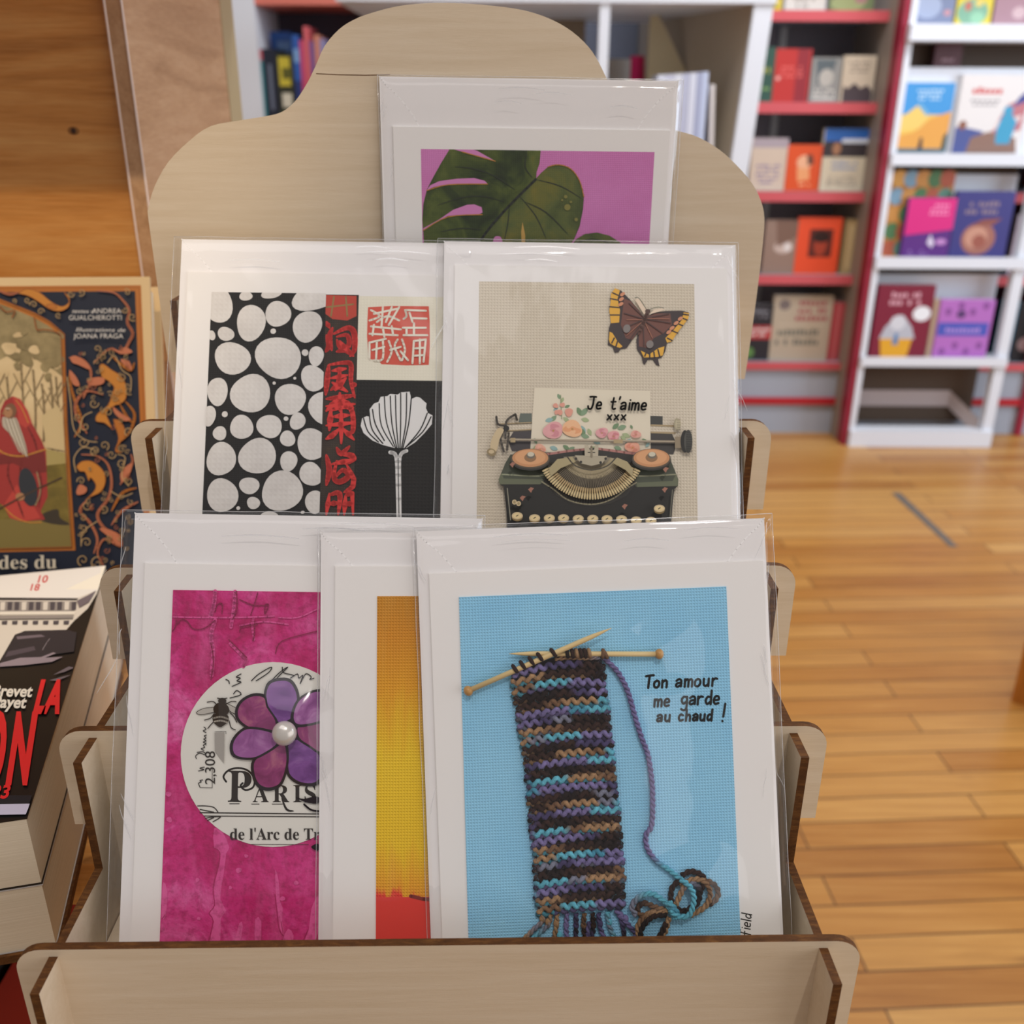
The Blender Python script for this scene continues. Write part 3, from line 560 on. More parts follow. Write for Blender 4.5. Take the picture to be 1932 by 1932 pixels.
A.poly([(655, 1500), (700, 1480), (760, 1570), (850, 1630), (950, 1648), (1050, 1630), (1130, 1570), (1190, 1480), (1225, 1520), (1160, 1600), (1060, 1650), (950, 1665), (840, 1650), (740, 1600)], DK2); A.line([(650, 1515), (720, 1560), (800, 1620), (900, 1648), (1000, 1645), (1090, 1610), (1170, 1550), (1220, 1520)], 8, '9a9378', 4)
A.poly([(690, 1440), (780, 1365), (1110, 1375), (1195, 1445), (1190, 1490), (1130, 1560), (1040, 1610), (940, 1625), (850, 1610), (760, 1560), (700, 1490)], '3c3830')
A.poly([(780, 1365), (870, 1358), (1010, 1362), (1110, 1375), (1060, 1450), (950, 1490), (850, 1450)], '8d8470')
def fan(r0, r1, n, wd, col, y0=1310):
    for k in range(n):
        a = math.radians(28 + 124 * k / (n - 1)); A.line([(945 + r0 * 1.05 * math.cos(a), y0 + r0 * math.sin(a)), (945 + r1 * 1.05 * math.cos(a), y0 + r1 * math.sin(a))], wd, col)
fan(130, 190, 50, 5, 'b9aa88'); fan(190, 262, 50, 5, '6e6350'); fan(250, 305, 44, 9, 'b39a6c'); fan(285, 312, 44, 11, 'cdb98a')
A.poly([(690, 1440), (740, 1385), (830, 1370), (850, 1400), (760, 1440), (700, 1490)], 'a39671'); A.poly([(1195, 1445), (1160, 1400), (1100, 1375), (1060, 1400), (1150, 1450), (1190, 1490)], 'a39671')
A.line([(800, 1370), (850, 1425), (945, 1450), (1040, 1425), (1090, 1378)], 8, '4d483c', 4); A.poly([(845, 1362), (1040, 1366), (1010, 1410), (945, 1425), (880, 1410)], 'a79e88', 0)
for x, y in ((852, 1382), (882, 1402), (1030, 1382), (1000, 1405)): A.ell(x, y, 8, 8, DK2)
A.poly([(903, 1300), (925, 1298), (935, 1330), (960, 1330), (968, 1300), (988, 1300), (985, 1370), (905, 1368)], 'b0a690'); A.line([(925, 1345), (965, 1345)], 6, DK2); A.line([(945, 1310), (945, 1370)], 14, '857b66')
for x in (578, 1305):
    A.ell(x, 1392, 118, 62, DK2); A.ell(x, 1382, 116, 60, '544a3c'); A.ell(x, 1378, 108, 54, CU); A.ell(x, 1374, 92, 44, 'cf9a6e', n=30); A.ell(x, 1376, 36, 26, '8c6a4a'); A.ell(x + 3, 1362, 26, 20, '6d665a'); A.ell(x + 3, 1356, 20, 14, 'c4bda8')
for x, y in ((483, 1643), (508, 1652)): A.ell(x, y, 14, 15, CR1); A.ell(x, y, 8, 9, '9d8c64')
A.line([(440, 1560), (460, 1750)], 5, '8e8a78'); A.line([(1430, 1570), (1415, 1740)], 5, '6c6a5c')
for i, (x, y) in enumerate([(500, 1725), (604, 1738), (692, 1738), (777, 1738), (865, 1742), (952, 1742), (1037, 1744), (1124, 1745), (1212, 1752), (1300, 1755), (1350, 1682), (560, 1850), (650, 1850), (740, 1850), (830, 1850), (920, 1850), (1010, 1850), (1100, 1850), (1190, 1850), (1290, 1850)]):
    A.ell(x, y + 7, 33, 26, '7f6a42'); A.ell(x, y, 33, 22, CR1); A.ell(x, y, 26, 15, 'dcc796'); A.line([(x - 6, y + 3), (x + 5, y - 4)], 5, DK2)
for x, y in ((580, 1570), (530, 1620), (1140, 1670), (470, 1420), (1380, 1570), (1385, 1450)): A.poly([(x - 16, y), (x, y - 14), (x + 20, y - 8), (x + 8, y + 6), (x + 2, y + 20)], '9a6a58')
A.build('typewriter_print', c.o)
A = c.art(0.0006, t); OR, YE, BRN, BRN2, DB = 'd98b2e', 'e0a92f', '6b3a2c', '8a4c38', '2b1a1c'
WL = [(1275, 520), (1240, 470), (1190, 410), (1130, 350), (1095, 337), (1070, 370), (1068, 420), (1060, 470), (1070, 540), (1058, 580), (1055, 640), (1052, 680), (1080, 690), (1095, 728), (1118, 722), (1130, 705), (1165, 700), (1200, 650), (1240, 600)]
WR = [(1275, 520), (1320, 490), (1400, 475), (1500, 473), (1545, 485), (1540, 520), (1510, 560), (1470, 610), (1440, 660), (1410, 670), (1400, 720), (1380, 755), (1355, 765), (1365, 808), (1345, 800), (1325, 768), (1295, 770), (1275, 800), (1265, 790), (1258, 750), (1228, 705), (1225, 650), (1240, 580)]
for w_, k in ((WL, 0), (WR, 1)):
    A.mb.prism([A.L(*p) for p in (w_ if k == 0 else w_)][::1], 0.0002, 0.00058, DB, DB, lambda u, v, q: (u, v, q)); A.poly(w_, DB)
A.poly([(1275, 515), (1190, 415), (1150, 400), (1140, 480), (1130, 560), (1160, 640), (1200, 650), (1240, 590)], BRN); A.poly([(1275, 515), (1340, 490), (1430, 490), (1440, 560), (1390, 610), (1330, 640), (1290, 700), (1240, 690), (1238, 600)], BRN)
for q in ([(1095, 337), (1070, 370), (1068, 420), (1060, 470), (1070, 550), (1120, 545), (1125, 470), (1110, 400), (1125, 350)], [(1062, 600), (1080, 610), (1110, 660), (1100, 650), (1140, 690), (1125, 700), (1095, 690), (1065, 672), (1058, 650)], [(1545, 487), (1540, 520), (1510, 560), (1470, 610), (1440, 660), (1410, 668), (1400, 640), (1450, 590), (1500, 530), (1510, 485)], [(1250, 715), (1300, 740), (1360, 700), (1395, 690), (1385, 745), (1350, 755), (1270, 758)]): A.poly(q, YE)
for q in ([(1066, 400), (1115, 410)], [(1062, 450), (1120, 455)], [(1065, 500), (1122, 500)], [(1080, 365), (1112, 380)], [(1530, 530), (1495, 515)], [(1505, 565), (1470, 550)], [(1475, 610), (1440, 595)], [(1440, 655), (1412, 640)], [(1540, 500), (1505, 495)], [(1275, 750), (1285, 725)], [(1305, 760), (1305, 735)], [(1335, 760), (1330, 725)], [(1365, 750), (1355, 710)], [(1075, 670), (1090, 640)], [(1100, 690), (1110, 660)]): A.line(q, 8, DB)
for x, y in ((1133, 405), (1130, 435), (1140, 375), (1490, 523), (1465, 550), (1440, 580), (1420, 605)): A.ell(x, y, 17, 10, 'cf8a63', -.6)
for q in ([(1275, 520), (1180, 430)], [(1270, 525), (1150, 490)], [(1265, 530), (1150, 580)], [(1260, 540), (1185, 650)], [(1280, 520), (1420, 495)], [(1280, 525), (1430, 550)], [(1275, 535), (1380, 610)], [(1265, 545), (1270, 690)]): A.line(q, 6, '42241f'); 
for q in ([(1268, 530), (1165, 530)], [(1262, 540), (1165, 625)], [(1285, 522), (1425, 525)], [(1272, 540), (1320, 640)]): A.line(q, 4, 'a2664c')
A.poly([(1215, 410), (1240, 400), (1290, 470), (1270, 500)], 'e2cdb4'); A.poly([(1300, 500), (1330, 470), (1375, 462), (1400, 470), (1330, 490)], 'e2cdb4'); A.ell(1165, 585, 22, 26, '7c7470', .3); A.ell(1305, 680, 22, 24, '7c7470', .3)
A.line([(1295, 470), (1275, 530), (1235, 620)], 26, '5a3426', 4, True); A.ell(1292, 480, 16, 14, '4a2a20')
for q in ([(1285, 470), (1240, 402), (1215, 398)], [(1300, 470), (1350, 455), (1390, 460)]): A.line(q, 4, '57604c', 4)
A.build('butterfly_sticker', c.o); c.sleeve(0.0028, 0.0012, 0.0012, 12.4, amp=0.0009)
# --- card: pink canvas with round paris label, flower and pearl
c = Card('greeting card with magenta canvas, round script label and purple flower with a pearl', S(0, YK[1] - .003, ZK[1]), 26, -1.1, (253, 968), (910, 978), FZ[0])
c.card((272, 1062)); A = c.art(0.00034)
def mag(name, stops, st):
    t = NT(name, 0.6, 0.35); n1 = t.noise(t.coords(), 38, 6, 0.65, 0.6); n2 = t.noise(t.coords((1, .25, 1)), 120, 4)
    cc = t.ramp(n1, stops); cc = t.mix(t.ramp(n2, [(.5, (0, 0, 0)), (.75, (.7, .7, .7))]), cc, 'e06aa8'); cc = t.mix(t.ramp(t.noise(t.coords(), 330, 5, .7), [(.48, (0, 0, 0)), (.66, (.75, .75, .75))]), cc, '8a0846'); t.color(cc)
    t.bump(t.noise(t.coords(), 420, 5), st, 0.0005); return t.m
MAG = mag('magenta_canvas', [(0.3, '9c0850'), (0.45, 'bd1268'), (0.56, 'cc2f80'), (0.7, 'e271ae')], 0.9); DRIP = mag('pink_drip', [(0.3, 'cf3f86'), (0.6, 'dc5c9c'), (0.8, 'e57fb2')], 0.3)
a_, b_ = c.f.uv(327, 1113), c.f.uv(294, 1786); r_ = (a_[0], .008, c.cu[1] - .011, a_[1])
m = MB(); m.slab([(r_[0] - .0004, r_[1]), (r_[2], r_[1]), (r_[2], r_[3]), (r_[0], r_[3])], 0.00002, .00032, MAG); A.mb = m; A.rect = (r_[0], r_[1], r_[2], r_[3])
t4 = crop(200, 1350, .2588); t3 = crop(200, 950, .2588)
A.to = t4
for q in ([(790, 820), (850, 840), (900, 960), (880, 1000), (860, 1150), (835, 1330), (880, 1420), (840, 1480), (830, 1700), (750, 1700), (790, 1500), (760, 1440), (800, 1380), (790, 1250), (830, 1080), (835, 990), (790, 960)], [(1235, 1120), (1260, 1200), (1270, 1350), (1290, 1400), (1285, 1500), (1300, 1600), (1270, 1550), (1255, 1430), (1240, 1300)], [(420, 1210), (450, 1280), (440, 1450), (410, 1480), (400, 1380)], [(1090, 1480), (1135, 1500), (1125, 1700), (1090, 1700)], [(975, 1510), (1000, 1530), (970, 1700), (930, 1700)], [(1330, 1550), (1370, 1600), (1350, 1680), (1290, 1640)], [(640, 1600), (660, 1640), (650, 1700), (615, 1700)], [(1500, 1400), (1560, 1300), (1570, 1500), (1500, 1690), (1430, 1690), (1480, 1560)]): A.poly(q, DRIP, 2); A.line([(x - 7, y) for x, y in q[len(q) // 2:]], 5, 'a01555', 3)
for x, y, r in ((970, 1125, 20), (670, 1195, 15), (465, 755, 20), (460, 570, 20), (1025, 1020, 14), (680, 1475, 13), (910, 1250, 12), (1390, 1215, 16), (1290, 1330, 18)): A.ell(x, y, r, r, DRIP, wob=.15, seed=x)
A.to = t3
for q, wd in (([(800, 640), (790, 740), (765, 820)], 30), ([(945, 640), (935, 760), (915, 900)], 26), ([(490, 825), (700, 830), (960, 830), (1230, 820)], 12), ([(800, 850), (770, 960), (785, 1080), (775, 1250)], 30), ([(910, 1020), (1000, 1110), (1030, 1140), (1005, 1190)], 22), ([(980, 890), (1150, 860), (1330, 880)], 12), ([(1080, 830), (1070, 900), (1085, 990)], 16), ([(1540, 770), (1400, 830), (1260, 830)], 10)): A.line(q, wd, DRIP, 4)
for q in ([(800, 790), (815, 740), (850, 730), (850, 800)], [(955, 640), (960, 760), (930, 840)], [(1110, 650), (1090, 720), (1060, 810)], [(980, 700), (1080, 740), (1180, 740)], [(1165, 800), (1190, 740), (1165, 740), (1160, 800)], [(520, 880), (560, 845), (600, 860), (640, 910), (720, 910), (800, 850)], [(490, 930), (510, 900), (520, 850)], [(1090, 860), (1085, 960), (1075, 1000)], [(900, 990), (1030, 1120)], [(1240, 1090), (1290, 1000), (1540, 930)], [(770, 1020), (790, 1150), (770, 1280)], [(980, 930), (1000, 900), (1110, 880)]): A.line(q, 8, '8c1048', 4)
A.build('magenta_canvas', c.o)
A = c.art(0.00062); A.rect = None; CRM = mat('dedbd2', .6, .25); INKB = mat('2f2824', .6, .2); cx, cy, rr = 516, 1423, 174
P = [A.L(cx + rr * math.cos(2 * PI * i / 64), cy + rr * 1.0 * math.sin(2 * PI * i / 64)) for i in range(64)]
A.mb.slab(P[::-1], .00034, .0006, CRM); A.to = t4
A.rect = None
A.text('𝐏', 885, 626, 235, INKB, 0.02, sx=.86); A.line([(880, 480), (860, 440), (900, 395), (970, 380), (1040, 400), (1085, 460), (1075, 520), (1020, 540), (985, 510), (1000, 490)], 14, INKB, 4)
A.line([(905, 640), (975, 640)], 6, INKB)
for ch, x in (('𝐀', 1075), ('𝐑', 1215), ('𝐈', 1365), ('𝐒', 1440)): A.text(ch, x, 628, 128, INKB, 0, sx=.95)
A.line([(1065, 642), (1120, 642)], 5, INKB); A.line([(1215, 642), (1290, 642)], 5, INKB); A.line([(1285, 600), (1320, 680), (1370, 692)], 16, INKB, 4, True)
A.line([(690, 704), (1575, 714)], 8, INKB); A.line([(720, 728), (1575, 734)], 7, INKB)
for q in ([(672, 655), (730, 655), (790, 665), (820, 698)], [(690, 680), (740, 690), (790, 700)], [(730, 745), (780, 735), (840, 735), (785, 770)], [(745, 760), (790, 740)]): A.line(q, 7, INKB, 3)
A.text("𝐝𝐞 𝐥'𝐀𝐫𝐜 𝐝𝐞 𝐓𝐫𝐢𝐨", 905, 900, 84, INKB, 0, sx=.93)
A.line([(1060, 934), (1480, 936)], 4, INKB)
A.text('2,308', 800, 500, 74, INKB, -PI / 2, sx=1.05); 
BK2 = mat('241f1d', .7, .2)
for q in ([(690, 515), (680, 490), (700, 480), (690, 470), (710, 465)], [(680, 400), (720, 390), (690, 380), (722, 372)], [(665, 310), (660, 290), (690, 270), (735, 285), (715, 260), (670, 265)], [(720, 250), (700, 238), (725, 228), (715, 212), (735, 206)], [(735, 200), (715, 190), (735, 180), (718, 168), (735, 160), (722, 145), (738, 138)], [(735, 120), (715, 108), (736, 96), (720, 80)]): A.line(q, 6, BK2, 3)
A.line([(690, 520), (780, 522), (780, 380)], 4, BK2); A.line([(735, 215), (735, 140)], 2, BK2); A.line([(800, 115), (880, 112), (880, 130)], 3, BK2)
A.to = t3
for q in ([(910, 1415), (990, 1390), (960, 1360), (935, 1385)], [(925, 1330), (990, 1300), (960, 1290), (985, 1270), (955, 1262), (990, 1240)], [(905, 1310), (900, 1290), (880, 1280)]): A.line(q, 7, BK2, 3)
for q in ([(1065, 1290), (1120, 1240), (1210, 1190), (1190, 1230), (1100, 1290)], [(1200, 1300), (1270, 1230), (1330, 1190), (1270, 1250), (1230, 1300)], [(1290, 1190), (1300, 1230), (1370, 1250), (1350, 1270), (1400, 1240), (1410, 1270), (1440, 1250), (1420, 1310), (1460, 1240), (1500, 1260), (1490, 1280), (1520, 1270)]): A.line(q, 7, BK2, 4)
GREY = mat('77726c', .7, .2); A.poly([(798, 1665), (870, 1662), (866, 1890), (800, 1800)], mat('a19c95', .7, .2))
for k in range(60): A.ell(800 + R.random() * 66, 1670 + R.random() * 130, 3, 3, GREY, n=5, z=A.z + 40e-5 + k * 1e-7)
BEE = mat('33281f', .7, .2)
for q in ([(870, 1450), (800, 1480), (720, 1490), (665, 1520), (700, 1535), (780, 1520), (840, 1490)], [(880, 1450), (960, 1490), (990, 1520), (950, 1530), (900, 1500)]): A.poly(q, mat('b4afa6', .7, .2), 3); A.line(q + [q[0]], 4, BEE, 3)
for q in ([(820, 1470), (790, 1440), (745, 1445)], [(880, 1460), (920, 1440), (955, 1440)], [(800, 1520), (770, 1560), (725, 1575)], [(910, 1520), (940, 1550), (960, 1590)], [(810, 1570), (770, 1610), (750, 1635)], [(905, 1580), (920, 1630), (950, 1645)], [(845, 1420), (820, 1415)], [(860, 1420), (890, 1415)]): A.line(q, 7, BEE, 3)
A.ell(855, 1435, 30, 22, BEE); A.ell(848, 1495, 58, 48, BEE, wob=.05); A.poly([(800, 1530), (890, 1535), (900, 1580), (870, 1610), (838, 1626), (800, 1600), (785, 1565)], BEE, 3); A.line([(795, 1560), (845, 1550), (895, 1565)], 12, '8f877b', 3); A.line([(800, 1585), (845, 1578), (890, 1590)], 12, 'a59d90', 3)
A.build('round_paper_label', c.o)
A = c.art(0.0014, t3); BLK = mat('1c1018', .5, .4)
def petals(nm, stops): 
    t = NT(nm, 0.35, 0.5); t.color(t.ramp(t.noise(t.coords(), 130, 4, .6, .8), stops)); return t.m
PT = [petals('petal_violet', [(0.3, '5e2f73'), (0.55, '7d4a93'), (0.8, 'a074ad')]), petals('petal_plum', [(0.3, '6d2352'), (0.55, '8f3a70'), (0.75, 'b06a80')]), petals('petal_mauve', [(0.3, '7a3a7a'), (0.55, '9a5a98'), (0.8, 'bd8dba')])]
FL = [([(1250, 1590), (1185, 1480), (1172, 1390), (1200, 1310), (1280, 1285), (1350, 1300), (1395, 1380), (1395, 1480), (1350, 1570)], 0), ([(1245, 1585), (1180, 1480), (1160, 1410), (1080, 1398), (1000, 1440), (965, 1510), (985, 1580), (1080, 1640), (1220, 1660)], 1), ([(1230, 1670), (1060, 1635), (980, 1670), (930, 1750), (950, 1830), (1060, 1850), (1150, 1820), (1260, 1740)], 2), ([(1265, 1750), (1180, 1800), (1090, 1870), (1085, 1960), (1120, 2040), (1190, 2068), (1270, 2040), (1310, 1950), (1325, 1850), (1310, 1750)], 1), ([(1330, 1760), (1330, 1900), (1350, 1980), (1430, 2030), (1530, 2030), (1580, 1960), (1560, 1830), (1490, 1760), (1410, 1710)], 0), ([(1410, 1610), (1560, 1580), (1680, 1600), (1730, 1690), (1700, 1780), (1580, 1810), (1490, 1760), (1410, 1700)], 1), ([(1370, 1560), (1400, 1450), (1470, 1390), (1560, 1365), (1650, 1400), (1680, 1490), (1600, 1570), (1420, 1610)], 2)]
for q, k in FL:
    P = cr([A.L(*p) for p in q], 4); a0 = sum(p[0] for p in P) / len(P), sum(p[1] for p in P) / len(P); big = [(a0[0] + (p[0] - a0[0]) * 1.13, a0[1] + (p[1] - a0[1]) * 1.13) for p in P]
    z0 = .0007 + .00008 * k; A.mb.slab(big[::-1], z0, z0 + .0006, BLK); A.mb.flat([(a0[0] + (p[0] - a0[0]) * .97, a0[1] + (p[1] - a0[1]) * .97) for p in P], z0 + .00063, PT[k])
A.to = t4
for q in ([(1390, 590), (1450, 600), (1530, 582), (1566, 600), (1545, 636), (1460, 625)], [(1500, 950), (1545, 925), (1568, 950), (1545, 978)]): A.poly(q, BLK, 3)
A.line([(1450, 640), (1500, 680), (1562, 690)], 14, BLK, 4)
A.build('stained_flower', c.o)
PRL = NT('pearl', 0.22, 0.6); PRL.b.inputs['Base Color'].default_value = (*lin('d6d0c8'), 1); PRL.b.inputs['Metallic'].default_value = .35; PRL.b.inputs['Coat Weight'].default_value = .6
u, v = c.f.uv(541.5, 1379.5); m = MB(); m.ball((u, v, .0045), .0044, PRL.m, 24, (1, 1, .75)); m.build('pearl', c.o, True)
c.sleeve(.0045, .001, .0012, 1.7, amp=.0008, bulge=[(u - .003, u + .003, v - .003, v + .003, .0072, .022)])
# --- card: orange sunset canvas, mostly covered
c = Card('greeting card with an orange to yellow canvas strip, between two other cards', S(0, YK[1] - .0062, ZK[1]), 25.2, -0.1, (605, 1005), None, FZ[0], wid=.125)
c.card((631, 1068)); A = c.art(0.00034)
def sunset():
    t = NT('sunset_paint', .6, .3); sp = t.n('SeparateXYZ'); t.l(t.coords(), sp.inputs[0])
    mr = t.n('MapRange'); mr.inputs[1].default_value = .005; mr.inputs[2].default_value = .145; t.l(sp.outputs[1], mr.inputs[0])
    n1 = t.noise(t.coords((1, .12, 1)), 190, 4, .6, .4); ad = t.n('Math', operation='MULTIPLY_ADD'); t.l(n1, ad.inputs[0]); ad.inputs[1].default_value = .22; t.l(mr.outputs[0], ad.inputs[2])
    cc = t.ramp(ad.outputs[0], [(.10, 'd93a2c'), (.265, 'e0352b'), (.285, 'e39a18'), (.40, 'eabf12'), (.62, 'ecc41a'), (.78, 'e09c10'), (.93, 'd38a0c'), (1, 'c98612')])
    e = t.ramp(t.noise(t.coords((1, .1, 1), loc=(.3, 0, 0)), 90, 2), [(.55, (0, 0, 0)), (.75, (.5, .5, .5))]); t.color(t.mix(e, cc, 'e8c878'))
    ws = []
    for d in 'XY':
        q = t.n('TexWave', wave_type='BANDS', bands_direction=d); q.inputs['Scale'].default_value = 300; q.inputs['Distortion'].default_value = .8; t.l(t.coords(), q.inputs['Vector']); ws.append(q.outputs['Fac'])
    mm = t.n('Math', operation='MAXIMUM'); t.l(ws[0], mm.inputs[0]); t.l(ws[1], mm.inputs[1]); t.bump(mm.outputs[0], .7, .0003); return t.m
a_ = c.f.uv(712, 1125); yb = c.f.uv(750, 1692)[1]; xr = c.cu[1] - .0145
m = MB(); m.slab([(a_[0], .008), (xr, .008), (xr, a_[1]), (a_[0], a_[1])], .00002, .00032, sunset())
REDP = mat('d93b34', .6, .3); m.flat([(a_[0], .008), (xr, .008), (xr, yb), (a_[0], yb)], .00034, REDP); A.mb = m
A.line([(775, 1690), (800, 1696), (850, 1698)], 7, '7d1f18'); A.build('sunset_canvas', c.o); c.sleeve(.0009, .003, .0016, 5.1, amp=.0012)
# --- card: knitting on blue canvas (front)
c = Card('greeting card with a tiny knitted scarf on needles glued to light blue canvas', S(0, YK[1] - .0098, ZK[1]), 24.5, 2.05, (785, 1003), (1443, 977), FZ[0])
c.card((808, 1082), (1441, 1064)); t6 = crop(800, 1100, .35197); t7 = crop(900, 1500, .31056)
a_, b_ = c.f.uv(866, 1122), c.f.uv(1370, 1111); yt = (a_[1] + b_[1]) / 2
BLUE = canvas('light_blue_canvas', [(.3, '84c2e6'), (.55, '92cdec'), (.8, '78b8e0')], 16, 1900, .8)
m = MB(); m.slab([(c.f.uv(884, 1780)[0], .007), (c.f.uv(1397, 1774)[0], .007), (b_[0], yt), (a_[0], yt)], .00002, .0004, BLUE); m.build('blue_canvas', c.o)
A = c.art(.00044, t6); BK = mat('131312', .55, .3)
A.hand('Ton', 1185, 562, 66, 13, BK, -.03, .64, .1); A.hand('amour', 1346, 557, 70, 12.5, BK, -.03, .66, .1)
A.hand('me', 1230, 662, 68, 12.5, BK, -.03, .68, .1); A.hand('garde', 1375, 652, 74, 12.5, BK, -.02, .58, .1)
A.hand('au', 1245, 742, 62, 12.5, BK, -.01, .68, .1); A.hand('chaud', 1360, 738, 60, 12.5, BK, -.01, .64, .1); A.hand('!', 1588, 742, 92, 12, BK, 0, .6, .12)
A.build('handwritten_message', c.o)
A = c.art(.00006, t7); A.hand('efield', 1652, 890, 62, 7, BK, -PI / 2 + .1, .55, .1); A.build('signature', c.o)
yc = {'p': lin('7b719f'), 'P': lin('4c4469'), 'b': lin('38251f'), 'B': lin('241a19'), 't': lin('a5825f'), 'T': lin('7a5b43'), 'c': lin('66b6cb'), 'C': lin('4a91ab'), 'g': lin('7d7f90')}
# the scarf: garter ridges of variegated wool
m = MB(); el = [(967, 1262), (969, 1294), (980, 1360), (992, 1434), (1000, 1520), (1008, 1610), (1014, 1712)]; er = [(1133, 1238), (1139, 1290), (1152, 1417), (1162, 1500), (1169, 1593), (1173, 1650), (1173, 1702)]
def lerp_e(E, y):
    for i in range(len(E) - 1):
        if y <= E[i + 1][1] or i == len(E) - 2:
            k = (y - E[i][1]) / (E[i + 1][1] - E[i][1]); return E[i][0] + (E[i + 1][0] - E[i][0]) * k
seq = 'ppPPbBbbbttTccpppPbBBbbTttccCppppPgbBbbbTttgcc'; NR = 29; sl = -.092
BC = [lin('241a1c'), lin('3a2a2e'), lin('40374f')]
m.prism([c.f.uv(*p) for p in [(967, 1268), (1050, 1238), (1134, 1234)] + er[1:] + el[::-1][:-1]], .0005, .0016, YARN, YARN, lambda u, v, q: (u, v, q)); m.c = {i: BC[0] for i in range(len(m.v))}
pos = 0.0
for i in range(NR):
    yl = 1272 + i * (1714 - 1272) / (NR - 1); ph = 0.9 * (i % 2); n = 66; Pf = []; Cf = []; Pb = []; Cb = []; rev = i % 2
    xl, xr = lerp_e(el, yl) - 2 + R.uniform(-2, 2), lerp_e(er, yl - 12) + 3 + R.uniform(-2, 2)
    for j in range(n + 1):
        k = j / n; x = xl + (xr - xl) * k; y0 = yl + sl * (x - xl) - 5 * math.sin(PI * k) * (1 if i > 2 else 2.2)
        if y0 < 1234 + max(0, (1050 - x) * .25): y0 = 1234 + max(0, (1050 - x) * .25)
        a = 2 * PI * (k * 9.5) + ph; yy = y0 + 4.0 * math.sin(a + .5 * math.sin(7.3 * k + i)) * (-1 if rev else 1) + R.uniform(-.5, .5)
        s_ = pos + (1 - k if rev else k) * 5.3; u, v = c.f.uv(x, yy); f = math.sin(PI * min(1, max(0, k))) ** .3
        Pf.append((u, v, .0012 + .0013 * f + .00035 * math.cos(a))); ca, cb = yc[seq[int(s_) % len(seq)]], yc[seq[(int(s_) + 1) % len(seq)]]; q = max(0, (s_ % 1 - .7) / .3); dk = .85 + .45 * R.random()
        Cf.append(tuple((ca[z] * (1 - q) + cb[z] * q) * dk for z in range(3)))
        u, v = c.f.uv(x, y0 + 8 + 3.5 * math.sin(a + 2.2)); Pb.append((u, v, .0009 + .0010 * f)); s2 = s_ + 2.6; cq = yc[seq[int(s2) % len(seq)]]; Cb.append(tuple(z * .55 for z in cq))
    rr = [.00086 * (.85 + .3 * abs(math.sin(2 * PI * 9.5 * j / n + ph))) for j in range(n + 1)]
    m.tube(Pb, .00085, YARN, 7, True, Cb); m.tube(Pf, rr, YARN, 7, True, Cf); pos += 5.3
# fuzz
for i in range(1500):
    y = R.uniform(1255, 1712); sd = R.random(); k = R.random() if sd < .5 else (R.uniform(-.02, .03) if sd < .75 else R.uniform(.97, 1.02)); x = lerp_e(el, y) + (lerp_e(er, y) - lerp_e(el, y)) * k; yy = y + sl * (x - lerp_e(el, y))
    u, v = c.f.uv(x, yy); a = R.uniform(0, 2 * PI); l = R.uniform(.0008, .0022); z = .0029
    cc = yc[R.choice('pPbBtcg')]; m.tube([(u, v, z - .0006), (u + l * .5 * math.cos(a), v + l * .5 * math.sin(a), z + R.uniform(0, .0005)), (u + l * math.cos(a + .6), v + l * math.sin(a + .6), z - .0003)], .000022, YARN, 3, False, [cc] * 3)
scarf = m.build('knitted_scarf', c.o, True)
def yarn(mb, pts, r, cols, z0=.0016, twist=1500, zf=None, n=6):
    """a two-ply strand through seen points; cols is a list of colours along it"""
    P = cr([(*c.f.uv(*p), (zf[i] if zf else z0)) for i, p in enumerate(pts)], 10, False); L = 0; ac = [0]
    for i in range(1, len(P)): L += (Vector(P[i]) - Vector(P[i - 1])).length; ac.append(L)
    N = max(8, int(L / .00035)); Q = []; j = 0
    for i in range(N + 1):
        s_ = L * i / N
        while j < len(ac) - 2 and ac[j + 1] < s_: j += 1
        k = (s_ - ac[j]) / max(1e-9, ac[j + 1] - ac[j]); Q.append(Vector(P[j]).lerp(Vector(P[j + 1]), min(1, k)))
    C_ = []
    for i in range(N + 1):
        q = i / N * (len(cols) - 1); a, b = yc[cols[int(q)]], yc[cols[min(len(cols) - 1, int(q) + 1)]]; q -= int(q); d = .85 + .25 * R.random(); C_.append(tuple((a[z] * (1 - q) + b[z] * q) * d for z in range(3)))
    for h in (0, PI):
        W_ = []
        for i in range(N + 1):
            d = (Q[min(N, i + 1)] - Q[max(0, i - 1)]).normalized(); s1 = d.cross(Vector((0, 0, 1))).normalized(); s2 = s1.cross(d); a = twist * L * i / N + h
            W_.append(Q[i] + (s1 * math.cos(a) + s2 * math.sin(a)) * r * .5)
        mb.tube(W_, r * .62, YARN, n, True, C_)
FR = [([(400, 715), (395, 760), (340, 810), (230, 925)], 'tgtt'), ([(445, 715), (430, 780), (350, 850), (290, 920)], 'tgcc'), ([(485, 715), (480, 790), (470, 850), (462, 960)], 'ttTt'), ([(545, 710), (540, 800), (545, 860), (545, 960)], 'pppP'), ([(600, 712), (600, 800), (600, 860), (620, 960)], 'PBPB'), ([(650, 712), (645, 800), (655, 860), (640, 960)], 'TbbB'), ([(700, 710), (705, 800), (690, 880), (690, 960)], 'bBPb'), ([(735, 710), (745, 790), (770, 860), (800, 930)], 'PPpP'), ([(790, 700), (800, 780), (830, 850), (870, 930)], 'cgcc'), ([(840, 690), (870, 740), (890, 830), (900, 930)], 'pPBP'), ([(850, 690), (900, 760), (950, 820), (985, 880)], 'ppPp'), ([(520, 900), (500, 860), (505, 960)], 'ccc'), ([(680, 760), (670, 860), (720, 960)], 'PpP')]
